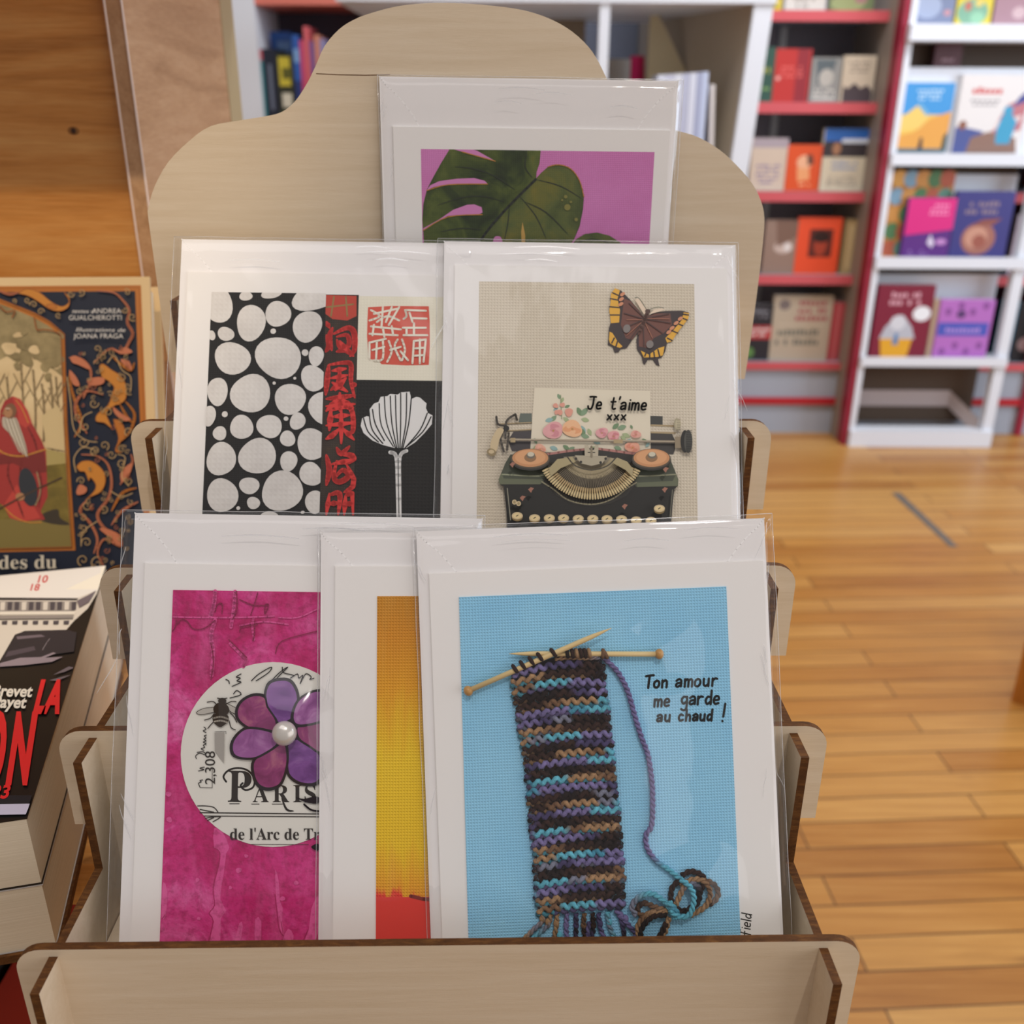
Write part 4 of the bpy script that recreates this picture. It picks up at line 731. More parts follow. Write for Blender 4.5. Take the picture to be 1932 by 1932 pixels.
for q, cl_ in FR:
    m = MB(); yarn(m, [t7(*p) for p in q], .00088, cl_, .0014); x, y = t7(*q[1]); u, v = c.f.uv(x, y - 6)
    k0 = len(m.v); m.ball((u, v, .0015), .0011, YARN, 10, (1, 1.3, .7)); m.c.update({k0 + i: yc[cl_[0]] for i in range(len(m.v) - k0)}); m.build('fringe_strand', scarf, True)
def needle(tip, knob, kr, z0, z1):
    BAM = wood_b; a, b = Vector((*c.f.uv(*t6(*tip)), z0)), Vector((*c.f.uv(*t6(*knob)), z1)); L = (b - a).length; d = (b - a) / L; m = MB()
    ks = [0, .03, .08, .14, .2, .6, 1.0]; m.tube([a + d * L * k for k in ks], [.00008, .0003, .0006, .00085, .00095, .00095, .00095], BAM, 10); o = m.build('knitting_needle', c.o, True)
    k = MB(); k.ball((0, 0, 0), kr, wood_k, 16); e = Vector((-d.y, d.x, 0)); k.v = [tuple(b + d * (x * .85) + e * y + Vector((0, 0, z))) for x, y, z in k.v]; k.build('needle_knob', o, True)
wood_b = mat('d8bc84', .45, .4); wood_k = mat('b98847', .35, .5)
needle((455, 375), (1255, 377), .0019, .0022, .0022); needle((997, 235), (238, 573), .0019, .0046, .0022)
m = MB()
def wrapn(x, y, dx, dy, cl_, z, r=.0007, R_=.00125):
    u, v = c.f.uv(*t6(x, y)); L = math.hypot(dx, dy); ax = Vector((dx / L, -dy / L, 0)); s1 = Vector((-ax.y, ax.x, 0)); P = []
    for k in range(13): a = -.5 + (PI + 1) * k / 12; P.append(Vector((u, v, z)) + s1 * R_ * math.cos(a) + Vector((0, 0, 1)) * R_ * math.sin(a) + ax * .0003 * (k / 6 - 1))
    m.tube(P, r, YARN, 6, True, [yc[cl_]] * 13)
for x, y in ((487, 453), (527, 432), (574, 411), (619, 389), (690, 366)): wrapn(x, y, 700, -330, 'b', .0034 if x > 600 else .003)
for i, x in enumerate((765, 792, 815, 838, 860, 882)): wrapn(x, 372, 1, 0, 'Bbtbbt'[i], .0022)
wrapn(955, 375, 1, .3, 'T', .0022, .0007); wrapn(968, 378, 1, -.3, 'T', .0022, .0007)
for q in ([(730, 385), (790, 385), (850, 390), (930, 388)], [(700, 405), (780, 400), (860, 402), (940, 398)]): yarn(m, [t6(*p) for p in q], .0006, 'tTtg', .0022)
m.build('cast_on_loops', scarf, True)
m = MB(); yarn(m, [t6(*p) for p in [(955, 395), (985, 420), (1040, 480), (1090, 580), (1130, 720), (1165, 830), (1195, 910), (1215, 1030), (1222, 1150), (1217, 1290), (1188, 1340), (1192, 1410), (1240, 1480), (1310, 1530), (1370, 1580)]], .00095, 'ppppppppppppcc', .0016); m.build('yarn_tail', c.o, True)
m = MB()
for q, cl_, z in (([(1240, 480), (1300, 455), (1370, 490), (1350, 580), (1290, 680), (1230, 690), (1180, 650), (1180, 560), (1225, 510)], 'bbbBBbbb', .0014), ([(1230, 540), (1300, 500), (1370, 510), (1410, 580), (1380, 660), (1290, 715)], 'ttTtt', .0022), ([(1370, 505), (1430, 530), (1460, 580), (1440, 630), (1390, 660)], 'TbTb', .0016), ([(1200, 650), (1230, 580), (1255, 540), (1300, 520), (1345, 560), (1330, 640), (1270, 690)], 'ttgBBb', .0026),
                  ([(1225, 490), (1285, 540), (1305, 610), (1280, 700), (1220, 715), (1160, 680)], 'ccccc', .0036), ([(1170, 690), (1140, 640), (1060, 585), (980, 600), (935, 660), (960, 715)], 'cccgg', .0026), ([(1150, 690), (1080, 670), (1010, 645), (970, 680), (1000, 720), (1080, 690)], 'tTbTt', .0018), ([(1150, 700), (1060, 700), (990, 750), (970, 810), (1000, 860), (1070, 880), (1130, 830), (1160, 730)], 'ttTttttt', .002), ([(1140, 710), (1060, 720), (1000, 780), (990, 840), (1050, 868), (1100, 840), (1140, 760)], 'BbBBbBb', .0028)):
    yarn(m, [t7(*p) for p in q], .00098, cl_, z)
for k in (-1, 0, 1): yarn(m, [t7(1150 + k * 14, 630), t7(1190 + k * 12, 680), t7(1205 + k * 14, 730)], .0008, 'cCc', .0036 - abs(k) * .0004)
m.build('yarn_bow', c.o, True)
g = c.f.uv; u0, v0 = g(975, 1700); u1, v1 = g(1150, 1270); k0, k1 = g(1230, 1740); k2, k3 = g(1320, 1660); n0, n1 = g(1242, 1233)
c.sleeve(.0012, .003, .0014, 9.2, amp=.0011, bulge=[(u0, u1, v0 - .014, v1 + .005, .0052, .035), (k0, k2, k1, k3, .0048, .02), (n0 - .004, n0, n1 - .002, n1 + .002, .0042, .02)])
# ---------------------------------------------------------------- table, riser, pine cabinet
m = MB(); m.box(-0.95, 0.1, 0.335, 1.1, TZ - 0.024, TZ, PINE); T_ = thing('display_table', 'low pine display table carrying the card stand and the paperbacks', 'table', Matrix.Translation((-0.42, 0.7, 0)))
def sub(mb, name, parent, off, label=None, smooth=False):
    mb.v = [(x - off[0], y - off[1], z - off[2]) for x, y, z in mb.v]; return mb.build(name, parent, smooth, label)
OT = (-0.42, 0.7, 0); sub(m, 'table_top', T_, OT)
for x in (-0.93, 0.06):
    for y in (0.36, 1.06): m = MB(); m.box(x, x + .04, y, y + .04, 0, TZ - .0241, PINE); sub(m, 'leg', T_, OT)
m = MB(); m.box(-.89, .06, .36, 1.1, .25, .27, mat('2a211b', .7, .2)); sub(m, 'lower_shelf', T_, OT, 'dark lower shelf')
# red tote box and a black block added for the shade of the gap, on the lower shelf, seen past the front of the riser
m = MB(); m.box(-.30, -.12, .37, .6, .2705, .56, mat('a3241d', .6, .3)); m.box(-.305, -.115, .365, .605, .54, .562, 'b8402f'); tag(m.build('storage_box'), 'red storage box on the shelf below the paperback stack', 'box')
m = MB(); m.box(-.56, -.315, .37, .6, .2705, .57, mat('17120f', .8, .1)); m.box(-.565, -.311, .365, .605, .55, .572, '211a15'); tag(m.build('dark_gap_block'), 'black block standing in for the dark gap beside the red box', 'block')
CX, CX2 = -0.2456, -0.2345
K_ = thing('pine_cabinet', 'honey pine cabinet with a raised side panel behind the illustrated book', 'cabinet', Matrix.Translation((-.5, .8, TZ))); OK = (-.5, .8, TZ)
PINEB = wood('pine_side_cool_lit', '9b744f', 'b9926c', 'cdaa86', (26, 3.0, 22), 2.2, .5)  # same pine made paler: the cool light on this side is in the colour
m = MB(); m.box(CX, CX2, .65, .863, TZ, H + .1, PINEB); sub(m, 'side_panel', K_, OK)
m = MB(); m.box(-.95, CX, .656, .668, TZ, H + .1, PINE); m.ball((0, 0, 0), .001, 'c58a45', 8)
p = atY(138, 247, .6555); m.v[-1:] = m.v[-1:]; k_ = MB(); k_.ball((p.x, .656, p.z), .0019, mat('3b2210', .6), 12, (1, .25, 1)); k_.ball((p.x, .6561, p.z), .0034, mat('8f5f2b', .6), 14, (1.2, .1, .8)); sub(k_, 'knot', K_, OK)
m = MB(); m.box(-.95, CX, .656, .668, TZ, H + .1, PINE); sub(m, 'front_panel', K_, OK)
m = MB(); m.box(-.95, CX, .85, .863, TZ, H + .1, PINE); sub(m, 'back_panel', K_, OK)
m = MB(); m.box(CX2 - .012, CX2 + .0005, .8631, .90, TZ, H + .1, 'a99873'); sub(m, 'back_strip', K_, OK)
m = MB(); m.box(-1.0, CX2 + .055, .545, .92, H + .1001, H + .125, PINE); sub(m, 'shade_overhang', K_, OK)  # unseen overhang added to shade the upper part of the cabinet
for x in (CX + .0004, CX2 - .0004): m = MB(); m.tube([(x, .6497, TZ + .001), (x, .6497, H), (x, .6497, H + .099)], .0007, mat('e2cfc4', .3, .6), 6); sub(m, 'bright_edge_line', K_, OK, 'pale line added for the bright corner edge')  # thin pale tubes added to draw the bright lines along the corner
# ---------------------------------------------------------------- paperbacks (two, lying flat) on a thin wooden riser
ZT = H - 0.245; c0 = atZ(49, 1543, ZT); yw = math.radians(14.0); e2 = Vector((-math.sin(yw), math.cos(yw), 0)); e1 = Vector((math.cos(yw), math.sin(yw), 0))
bt = (ZT - TZ - .004) / 2
PG = NT('page_edges', .8, .1); PG.color(PG.ramp(PG.noise(PG.coords((2, 2, 260)), 9, 3), [(.3, 'cdbfa6'), (.7, 'ddd1bb')])); PG = PG.m
fr = Frame(c0, e1, e2)
VL = fr.uv(60, 1080)[1]
def paperback(name, label, zb, zt, cover, off=(0, 0)):
    M = Frame(Vector((c0.x, c0.y, zb)) + e1 * off[0] + e2 * off[1], e1, e2).matrix(); o = thing(name, label, 'book', M, 'paperbacks stacked beside the card stand'); h = zt - zb
    m = MB(); m.box(-.11, 0, 0, VL - .001, .0006, h - .0005, PG); m.build('page_block', o)
    m = MB(); m.box(-.112, .0004, -.0002, VL, h - .00045, h, cover); m.box(-.112, .0004, -.0002, VL, 0, .0005, cover); m.box(-.1125, -.112, -.0002, VL, 0, h, cover); m.build('cover', o); return o, h
paperback('paperback_book', 'lower pale paperback of the stack, only its page edges showing', TZ + .004, TZ + .004 + bt - .0004, mat('b9b3ae', .6))
o, h_ = paperback('paperback_book', 'black paperback with slanted red title letters on top of the stack', TZ + .004 + bt, ZT, mat('121010', .35, .5))
class PA(Art): pass
t6 = crop(0, 1050, .2588); A = Art(fr, h_ + .00003, to=t6); A.rect = (-.1115, 0, 0, VL - .0004)
A.poly([(-700, 60), (-700, 300), (560, 310), (740, 250), (735, 110), (735, 60)], mat('e3ddd4', .4, .4)); A.poly([(480, 240), (735, 120), (735, 60), (800, 60), (800, 240)], mat('ece4d2', .4, .4))
A.text('10', 258, 190, 52, mat('c73a3a', .4), 0, .25, 1.15, .02); A.text('18', 205, 248, 48, mat('c73a3a', .4), 0, .25, 1.15, .02)
G1, G2, G3, G4 = 'cfc6b8', '8d857e', '4a4448', '2a2627'
A.poly([(-700, 300), (560, 305), (700, 250), (720, 250), (640, 380), (540, 470), (480, 540), (180, 545), (110, 570), (0, 760), (-700, 760)], G1)
A.poly([(-700, 295), (570, 305), (560, 322), (-700, 318)], G4); A.poly([(-700, 325), (560, 330), (545, 400), (-700, 405)], G2)
for x in range(-100, 540, 52): A.poly([(x, 335), (x + 34, 333), (x + 30, 392), (x - 2, 394)], G3 if (x // 52) % 3 else G1)
A.poly([(-700, 408), (550, 405), (545, 425), (-700, 432)], 'ddd5c6'); A.poly([(-700, 440), (540, 430), (530, 462), (-700, 470)], G2); A.line([(-300, 468), (530, 455)], 9, G4)
for x in range(-60, 500, 75): A.poly([(x, 475), (x + 40, 472), (x + 36, 500), (x, 500)], G3)
A.poly([(120, 575), (180, 548), (490, 540), (560, 560), (540, 700), (400, 720), (200, 760), (0, 790), (20, 740)], '2c2629'); A.poly([(120, 590), (300, 575), (330, 590), (130, 610)], '6d6167'); A.poly([(60, 700), (250, 660), (260, 690), (40, 740)], '4d4349')
A.poly([(0, 785), (150, 745), (300, 740), (390, 705), (410, 712), (330, 745), (460, 738), (380, 775), (170, 800), (0, 810)], '8d7f85'); A.line([(310, 690), (345, 630), (365, 605)], 5, '8a7f82')
for q in ([(390, 870), (500, 810), (550, 815), (470, 850)], [(360, 910), (470, 880), (520, 870), (420, 915)], [(300, 930), (350, 900), (400, 870)], [(560, 330), (640, 290), (700, 255), (650, 340), (580, 380)]): A.poly(q, '6a5f63')
A.poly([(-700, 1750), (235, 1750), (215, 1818), (195, 1818), (-700, 1835)], '16131a'); A.poly([(-700, 1826), (222, 1812), (190, 1890), (-700, 1905)], mat('c9c2d6', .5))
REDT = mat('e0282a', .4, .4); CRT = mat('e6decd', .4, .4)
A.text('Brevet', -62, 1025, 82, CRT, .02, .25, .92, .03); A.text('Payet', -58, 1108, 84, CRT, .02, .25, .92, .03)
A.text('LA', 240, 1142, 226, REDT, 0, .5, .5, .05); A.text('N', 42, 1645, 484, REDT, 0, .49, .31, .05); A.text('O', -142, 1645, 480, REDT, 0, .49, .27, .06); A.text('23', -70, 1772, 95, REDT, 0, .3, 1.0, .03)
A.build('cover_print', o)
m = MB(); Mr = Frame(Vector((c0.x, c0.y, TZ)), e1, e2); m.box(-.24, .0015, -.0015, .205, 0, .0039, EDGE); r_ = m.build('wooden_riser'); r_.matrix_world = Mr.matrix(); tag(r_, 'thin wooden board with a brown edge under the paperback stack', 'board')
# ---------------------------------------------------------------- large illustrated hardback leaning on the cabinet
Pb = CAM + ray(282, 522) * (0.588 / ray(282, 522).y); fb = leaning(Pb, 23, math.radians(8), -.6); v0 = (TZ + .0004 + .0292 * fb.n.z - fb.P.z) / fb.up.z
fb.shift(0, v0); hb = -v0; o = thing('illustrated_hardback', 'navy hardback with orange scrollwork and a red cloaked old man on its cover', 'book', fb.matrix())
m = MB(); m.box(-.25, -.004, .004, hb - .004, -.026, -.003, PG); m.build('page_block', o)
m = MB(); CLO = mat('cbb084', .55, .3); m.box(-.256, 0, 0, hb, -.003, 0, CLO); m.box(-.256, 0, 0, hb, -.029, -.026, CLO); m.box(-.258, -.253, 0, hb, -.029, 0, CLO); m.build('hard_cover', o)
t5 = crop(0, 500, .33126); A = Art(fb, .00004, to=t5)
ORG, NAVY, ORG2, ORG3, CRE, TAN = mat('a8641f', .35, .5), mat('131b2e', .5, .3), mat('b4752a', .4, .4), mat('8a4f1e', .45, .4), mat('b79a6c', .5, .3), mat('b06a4c', .45, .3)
a1, b1 = A.L(800, 115), A.L(835, 870); u1, v1 = (a1[0] + b1[0]) / 2, a1[1]
m = A.mb; m.flat([(-.25, .008), (u1, .008), (u1, v1), (-.25, v1)], A.nz(), ORG); m.flat([(-.249, .009), (u1 - .0035, .009), (u1 - .0035, v1 - .0035), (-.249, v1 - .0035)], A.nz(), NAVY); m.stroke([(-.249, v1 - .0013), (u1 - .0012, v1 - .0013), (u1 - .0012, .01)], .0004, A.nz(), ORG3)
AR = [(-600, 190), (-300, 150), (0, 195), (100, 235), (200, 275), (290, 325), (370, 395), (385, 900), (410, 1300), (432, 1625), (-600, 1650)]
A.poly(AR, ORG); 
SKY = canvas('painted_sky', [(.3, 'a8926a'), (.5, 'c4ad84'), (.75, 'd6c29a')], 24, 2000, .05); GRS = canvas('painted_grass', [(.3, '4c4420'), (.5, '6a5c2a'), (.75, '8a7a3c')], 40, 2000, .05); TREE = canvas('painted_trees', [(.3, '6f6244'), (.55, '8d7e5a'), (.8, 'a8966e')], 60, 2000, .05)
IN = [(-600, 215), (-300, 175), (0, 222), (95, 258), (190, 298), (275, 345), (352, 405), (368, 900), (392, 1300), (412, 1605), (-600, 1628)]; A.poly(IN, SKY)
A.poly([(-600, 215), (0, 222), (95, 258), (190, 298), (275, 345), (352, 405), (360, 640), (310, 600), (240, 560), (180, 520), (100, 560), (40, 520), (-40, 560), (-600, 600)], TREE, 0)
for i in range(26): A.ell(R.uniform(-60, 335), R.uniform(360, 640), R.uniform(18, 46), R.uniform(14, 34), TREE if i % 3 else SKY, wob=.2, seed=i)
for x, y, b in ((50, 640, 1000), (130, 560, 1040), (200, 600, 1050), (250, 680, 1000), (300, 650, 1050), (330, 640, 1100), (-20, 600, 900)):
    A.line([(x - 10, y), (x + 4, (y + b) / 2), (x, b)], 12, '7d6a48', 3); A.line([(x, y + 120), (x + 50, y + 20)], 6, '7d6a48'); A.line([(x, y + 160), (x - 50, y + 60)], 6, '7d6a48'); A.line([(x, y + 220), (x + 40, y + 150)], 5, '8a7650')
A.poly([(240, 860), (330, 800), (365, 870), (372, 1060), (270, 1040)], 'bba67a', 0); A.poly([(-600, 1150), (150, 1140), (260, 1050), (375, 1070), (385, 1150), (-600, 1200)], '9a8a52')
A.poly([(-600, 1180), (200, 1150), (380, 1130), (412, 1605), (-600, 1628)], GRS); A.poly([(-600, 1480), (200, 1440), (405, 1470), (412, 1605), (-600, 1628)], '6f612c')
A.poly([(240, 1420), (330, 1390), (345, 1440), (405, 1480), (300, 1475), (230, 1450)], '2c2214', 3)
CLK, CLK2, CLK3 = mat('8e2420', .6), mat('6a1715', .6), mat('a8352c', .6)
A.poly([(75, 748), (120, 765), (160, 830), (185, 900), (240, 1000), (265, 1060), (270, 1180), (275, 1320), (235, 1400), (260, 1450), (130, 1462), (60, 1440), (20, 1370), (-80, 1300), (-120, 1100), (-60, 940), (0, 900), (5, 830), (30, 775)], CLK)
A.poly([(75, 748), (120, 765), (160, 830), (185, 900), (150, 930), (110, 900), (105, 840), (85, 790)], CLK3); A.poly([(-120, 1080), (100, 1080), (255, 1060), (270, 1180), (200, 1190), (80, 1130), (-100, 1150)], CLK2); A.poly([(30, 1360), (100, 1250), (200, 1380), (235, 1440), (130, 1462), (60, 1440)], CLK3)
for q in ([(160, 920), (200, 1000), (215, 1060)], [(60, 1100), (50, 1200), (90, 1300)], [(130, 1100), (120, 1200), (170, 1330)], [(220, 1150), (240, 1250), (225, 1380)], [(100, 1330), (140, 1440)]): A.line(q, 12, CLK2, 3, True)
A.line([(-60, 1000), (20, 1070), (120, 1090), (200, 1070), (265, 1050)], 8, 'b9802f', 3); A.line([(95, 770), (130, 820), (165, 900)], 5, 'b9802f', 3); A.line([(20, 1370), (80, 1430), (160, 1465), (240, 1465)], 6, 'b9802f', 3)
A.ell(62, 835, 36, 46, '6d4a30', .2); A.ell(50, 840, 26, 30, '9a6e4a'); A.poly([(28, 830), (14, 850), (32, 858)], '8a5e3c'); A.ell(50, 828, 5, 3, BLACK); A.line([(38, 818), (58, 820)], 5, 'b9b0a0')
A.poly([(20, 865), (60, 880), (95, 870), (120, 930), (150, 1020), (160, 1090), (110, 1030), (60, 960), (20, 920)], 'a59c8c', 2)
for k in range(7): A.line([(35 + k * 9, 875), (60 + k * 10, 960), (110 + k * 9, 1060 + k * 6)], 4, 'cfc6b4' if k % 2 else '7d7466', 3)
A.ell(165, 1265, 50, 110, '1d222b', -.2); A.line([(215, 1180), (235, 1290), (205, 1370)], 7, '8a7a5a', 3); A.ell(120, 1320, 26, 22, '9a6e4a'); A.line([(-200, 1480), (0, 1390), (120, 1325), (230, 1270), (355, 1212)], 9, '3a2616')
A.line([(0, 232), (40, 270), (90, 262), (75, 300)], 8, ORG3, 3); A.line([(200, 300), (215, 370), (250, 370), (310, 378), (350, 400)], 8, ORG3, 3); A.line([(0, 195), (100, 235), (200, 275), (290, 325), (370, 395), (385, 900), (410, 1300), (432, 1625)], 5, ORG3); A.line([(352, 405), (368, 900), (392, 1300), (412, 1605), (-300, 1622)], 5, ORG3)
def scroll(pts, wd, m_, taper=True): A.line(pts, wd, m_, 5, taper)
def curl(x, y, r, a0, turns, wd, m_, sg=1):
    P = [(x + r * (1 - .82 * k / 14) * math.cos(a0 + sg * turns * 2 * PI * k / 14), y + r * (1 - .82 * k / 14) * math.sin(a0 + sg * turns * 2 * PI * k / 14)) for k in range(15)]; A.line(P, wd, m_, 2)
FISH = [([(570, 580), (590, 565), (640, 600), (700, 640), (722, 700), (720, 760), (690, 790), (660, 770), (640, 740), (655, 700), (620, 660), (585, 640)], ORG2), ([(645, 730), (620, 800), (560, 850), (552, 890), (600, 900), (640, 930), (620, 880), (610, 840), (660, 800), (690, 790)], ORG2), ([(440, 1150), (470, 1120), (530, 1120), (590, 1170), (605, 1230), (580, 1290), (520, 1320), (490, 1340), (540, 1290), (550, 1250), (520, 1210), (510, 1230), (490, 1180), (460, 1175)], ORG2), ([(650, 880), (690, 890), (720, 960), (690, 1010), (670, 1050), (700, 1070), (660, 1060), (680, 990), (660, 920)], ORG), ([(110, 165), (160, 140), (230, 160), (300, 215), (360, 240), (400, 210), (370, 160), (400, 190), (395, 240), (350, 265), (290, 255), (230, 215), (170, 180)], ORG2), ([(270, 230), (310, 225), (330, 250), (280, 250)], ORG)]
for q, m_ in FISH: A.poly(q, m_, 3); A.line(q + [q[0]], 4, ORG3, 3)
for q in ([(600, 1720), (560, 1640), (600, 1560), (690, 1600), (680, 1540), (600, 1500), (560, 1420), (620, 1330), (640, 1240), (620, 1140), (560, 1090), (470, 1080)], [(430, 980), (470, 900), (440, 800), (410, 700), (400, 620)], [(500, 960), (440, 860), (440, 780), (500, 720), (590, 740)], [(480, 760), (520, 680), (590, 660)], [(540, 560), (600, 500), (640, 480), (700, 500), (740, 440), (760, 390), (730, 330), (740, 260), (700, 200), (650, 160), (560, 150)], [(400, 530), (470, 540), (520, 600), (520, 680)], [(690, 1250), (730, 1180), (760, 1120), (750, 1080)], [(640, 1400), (700, 1300), (780, 1270)], [(640, 1480), (700, 1400), (790, 1350)], [(0, 150), (60, 170), (110, 160)], [(690, 800), (730, 870), (760, 900)], [(640, 520), (740, 600), (770, 560)], [(720, 780), (770, 850), (750, 940), (700, 1000)], [(500, 1340), (460, 1400), (520, 1470), (560, 1560), (540, 1640)]): scroll(q, 17, TAN if R.random() < .5 else ORG)
for q in ([(405, 530), (440, 520), (500, 560), (520, 600), (450, 570), (420, 560)], [(600, 650), (560, 640), (500, 660), (530, 690), (590, 680)], [(690, 540), (740, 550), (755, 600), (720, 580)], [(440, 1290), (460, 1250), (500, 1270), (490, 1300), (450, 1310)], [(690, 1190), (720, 1150), (760, 1130), (740, 1200), (700, 1240)], [(640, 470), (690, 510), (760, 500), (720, 470), (680, 490)], [(400, 600), (440, 640), (460, 690), (420, 680)], [(650, 810), (700, 850), (750, 880), (710, 890), (660, 850)], [(570, 1500), (640, 1510), (690, 1550), (690, 1600), (640, 1560)]): A.poly(q, TAN, 3)
for x, y, r, a, sg in ((540, 790, 28, 0, 1), (560, 480, 22, 1, -1), (595, 530, 20, 2, 1), (620, 840, 30, 3, 1), (600, 1030, 28, 1, -1), (640, 1080, 26, 0, 1), (550, 1060, 30, 2, 1), (490, 920, 30, 4, -1), (480, 1010, 30, 0, 1), (700, 640, 26, 3, -1), (740, 720, 22, 1, 1), (500, 1370, 28, 0, 1), (480, 1500, 26, 2, -1), (500, 1580, 30, 3, 1), (700, 1130, 28, 1, 1), (740, 1230, 26, 4, -1), (760, 300, 24, 1, 1), (720, 260, 20, 3, -1), (410, 170, 20, 0, 1), (470, 160, 22, 2, -1), (340, 290, 18, 1, 1), (200, 230, 22, 3, 1), (240, 270, 20, 0, -1), (165, 205, 18, 1, 1), (480, 1680, 34, 2, 1), (560, 1700, 40, 5, -1), (450, 870, 20, 2, 1), (660, 760, 18, 0, 1), (480, 1440, 22, 4, 1), (740, 950, 26, 2, 1), (700, 1050, 22, 5, -1), (460, 720, 18, 1, 1), (600, 1390, 24, 2, -1), (730, 160, 20, 4, 1), (90, 210, 14, 1, -1), (520, 1160, 10, 1, 1), (470, 1230, 24, 3, 1)): curl(x, y, r, a, 1.15, 6, CRE, sg)
for q in ([(440, 1180), (430, 1100), (480, 1040), (560, 1060)], [(390, 640), (410, 780), (430, 940), (500, 1000), (560, 1010)], [(680, 1080), (720, 1100), (700, 1200), (740, 1260)], [(620, 560), (660, 520), (700, 600), (750, 640), (750, 720)], [(530, 840), (480, 870), (460, 960)], [(640, 1290), (700, 1320), (760, 1300)], [(560, 1460), (480, 1520), (470, 1600)]): A.line(q, 5, CRE, 4)
for k in range(70):
    x, y = R.uniform(440, 770), R.uniform(470, 1720)
    if abs(x - 430) < 20 * (y > 1600): continue
    curl(x, y, R.uniform(10, 19), R.uniform(0, 6), 1.05, 4.5, R.choice((CRE, CRE, TAN)), R.choice((-1, 1)))
WT = mat('c5c2bd', .5)
A.text("textes d'", 420, 280, 22, WT, .01, .25, 1.2); A.text('ANDREA', 535, 282, 27, WT, 0, 0, 1.08); A.text('GUALCHEROTTI', 402, 320, 27, WT, 0, 0, 1.06); A.text('Illustrations de', 440, 385, 22, WT, .01, .25, 1.5); A.text('JOANA FRAGA', 432, 424, 27, WT, 0, 0, 1.1)
A.text('𝐋𝐞́𝐠𝐞𝐧𝐝𝐞𝐬 𝐝𝐮', -300, 1732, 78, mat('bdb6a6', .5), -.01, 0, 1.06); A.build('cover_print', o)
# ---------------------------------------------------------------- red trimmed wall bookcases
REDL, GRY, BACK_ = mat('c9595f', .45, .3), mat('a4abb6', .55, .3), mat('8e8b96', .6, .2)
DIV = mat('96283c', .45, .3)
YS, YB = 3.2, 3.5
def Z(py, Y=YS, px=1550): return atY(px, py, Y).z
def Xp(px, py, Y=YS): return atY(px, py, Y).x
def bookcase(label, x0, x1, shelves, posts, rail):
    o = thing('wall_bookcase', label, 'bookcase', Matrix.Translation(((x0 + x1) / 2, YS, 0)), 'bookcases along the back wall'); off = ((x0 + x1) / 2, YS, 0)
    m = MB(); m.box(x0, x1, YB, YB + .02, 0, 2.1, BACK_); sub(m, 'back_panel', o, off, 'dark grey back panel')
    for z0, z1 in shelves:
        m = MB(); m.box(x0 + .004, x1 - .004, YS + .012, YB, z0 + .006, z1 - .001, GRY); m.box(x0 + .004, x1 - .004, YS, YS + .0121, z0, z1, REDL); sub(m, 'shelf', o, off, 'grey shelf with a red front edge')
    m = MB(); m.box(x0, x1, YS + .015, YS + .03, 0, shelves[-1][0], GRY); m.box(x0, x1, YS + .002, YS + .0149, Z(764), Z(752), mat('b3202c', .4, .4)); sub(m, 'plinth', o, off)
    for a_, b_, c_ in posts:
        m = MB(); m.box(a_, b_, YS - (.06 if 1.08 < a_ < 1.12 else .004), YB, 0, 2.1, c_); sub(m, 'upright', o, off)
    m = MB(); m.box(rail - .012, rail + .012, YB - .012, YB, .3, 2.05, mat('b9bcc2', .35, .5)); sub(m, 'shelf_rail', o, off, 'light metal rail with slots'); return o
SHV = [(Z(40), Z(19)), (Z(214), Z(193)), (Z(381), Z(362)), (Z(537), Z(520)), (Z(698), Z(685))]
RX0, RX1 = .40, 1.1205
WBE = mat('9c9084', .6)
bookcase('red trimmed grey bookcase of face-out paperbacks, left of the white display unit', RX0, RX1 - .0005, SHV, [(RX0, RX0 + .02, WBE), (RX1 - .0165, RX1 - .0006, WBE)], .87)
bookcase('red trimmed grey bookcase half hidden behind the white display unit at the right edge', RX1 + .0005, RX1 + .76, SHV, [(RX1 + .0005, RX1 + .02, WBE), (RX1 + .62, RX1 + .64, DIV)], RX1 + .4)
m = MB(); m.box(RX1 - .0165, RX1 + .0002, YS - .115, YS - .0605, 0, 2.1, DIV); tag(m.build('bookcase_divider'), 'tall dark red upright between the two grey bookcases', 'upright')
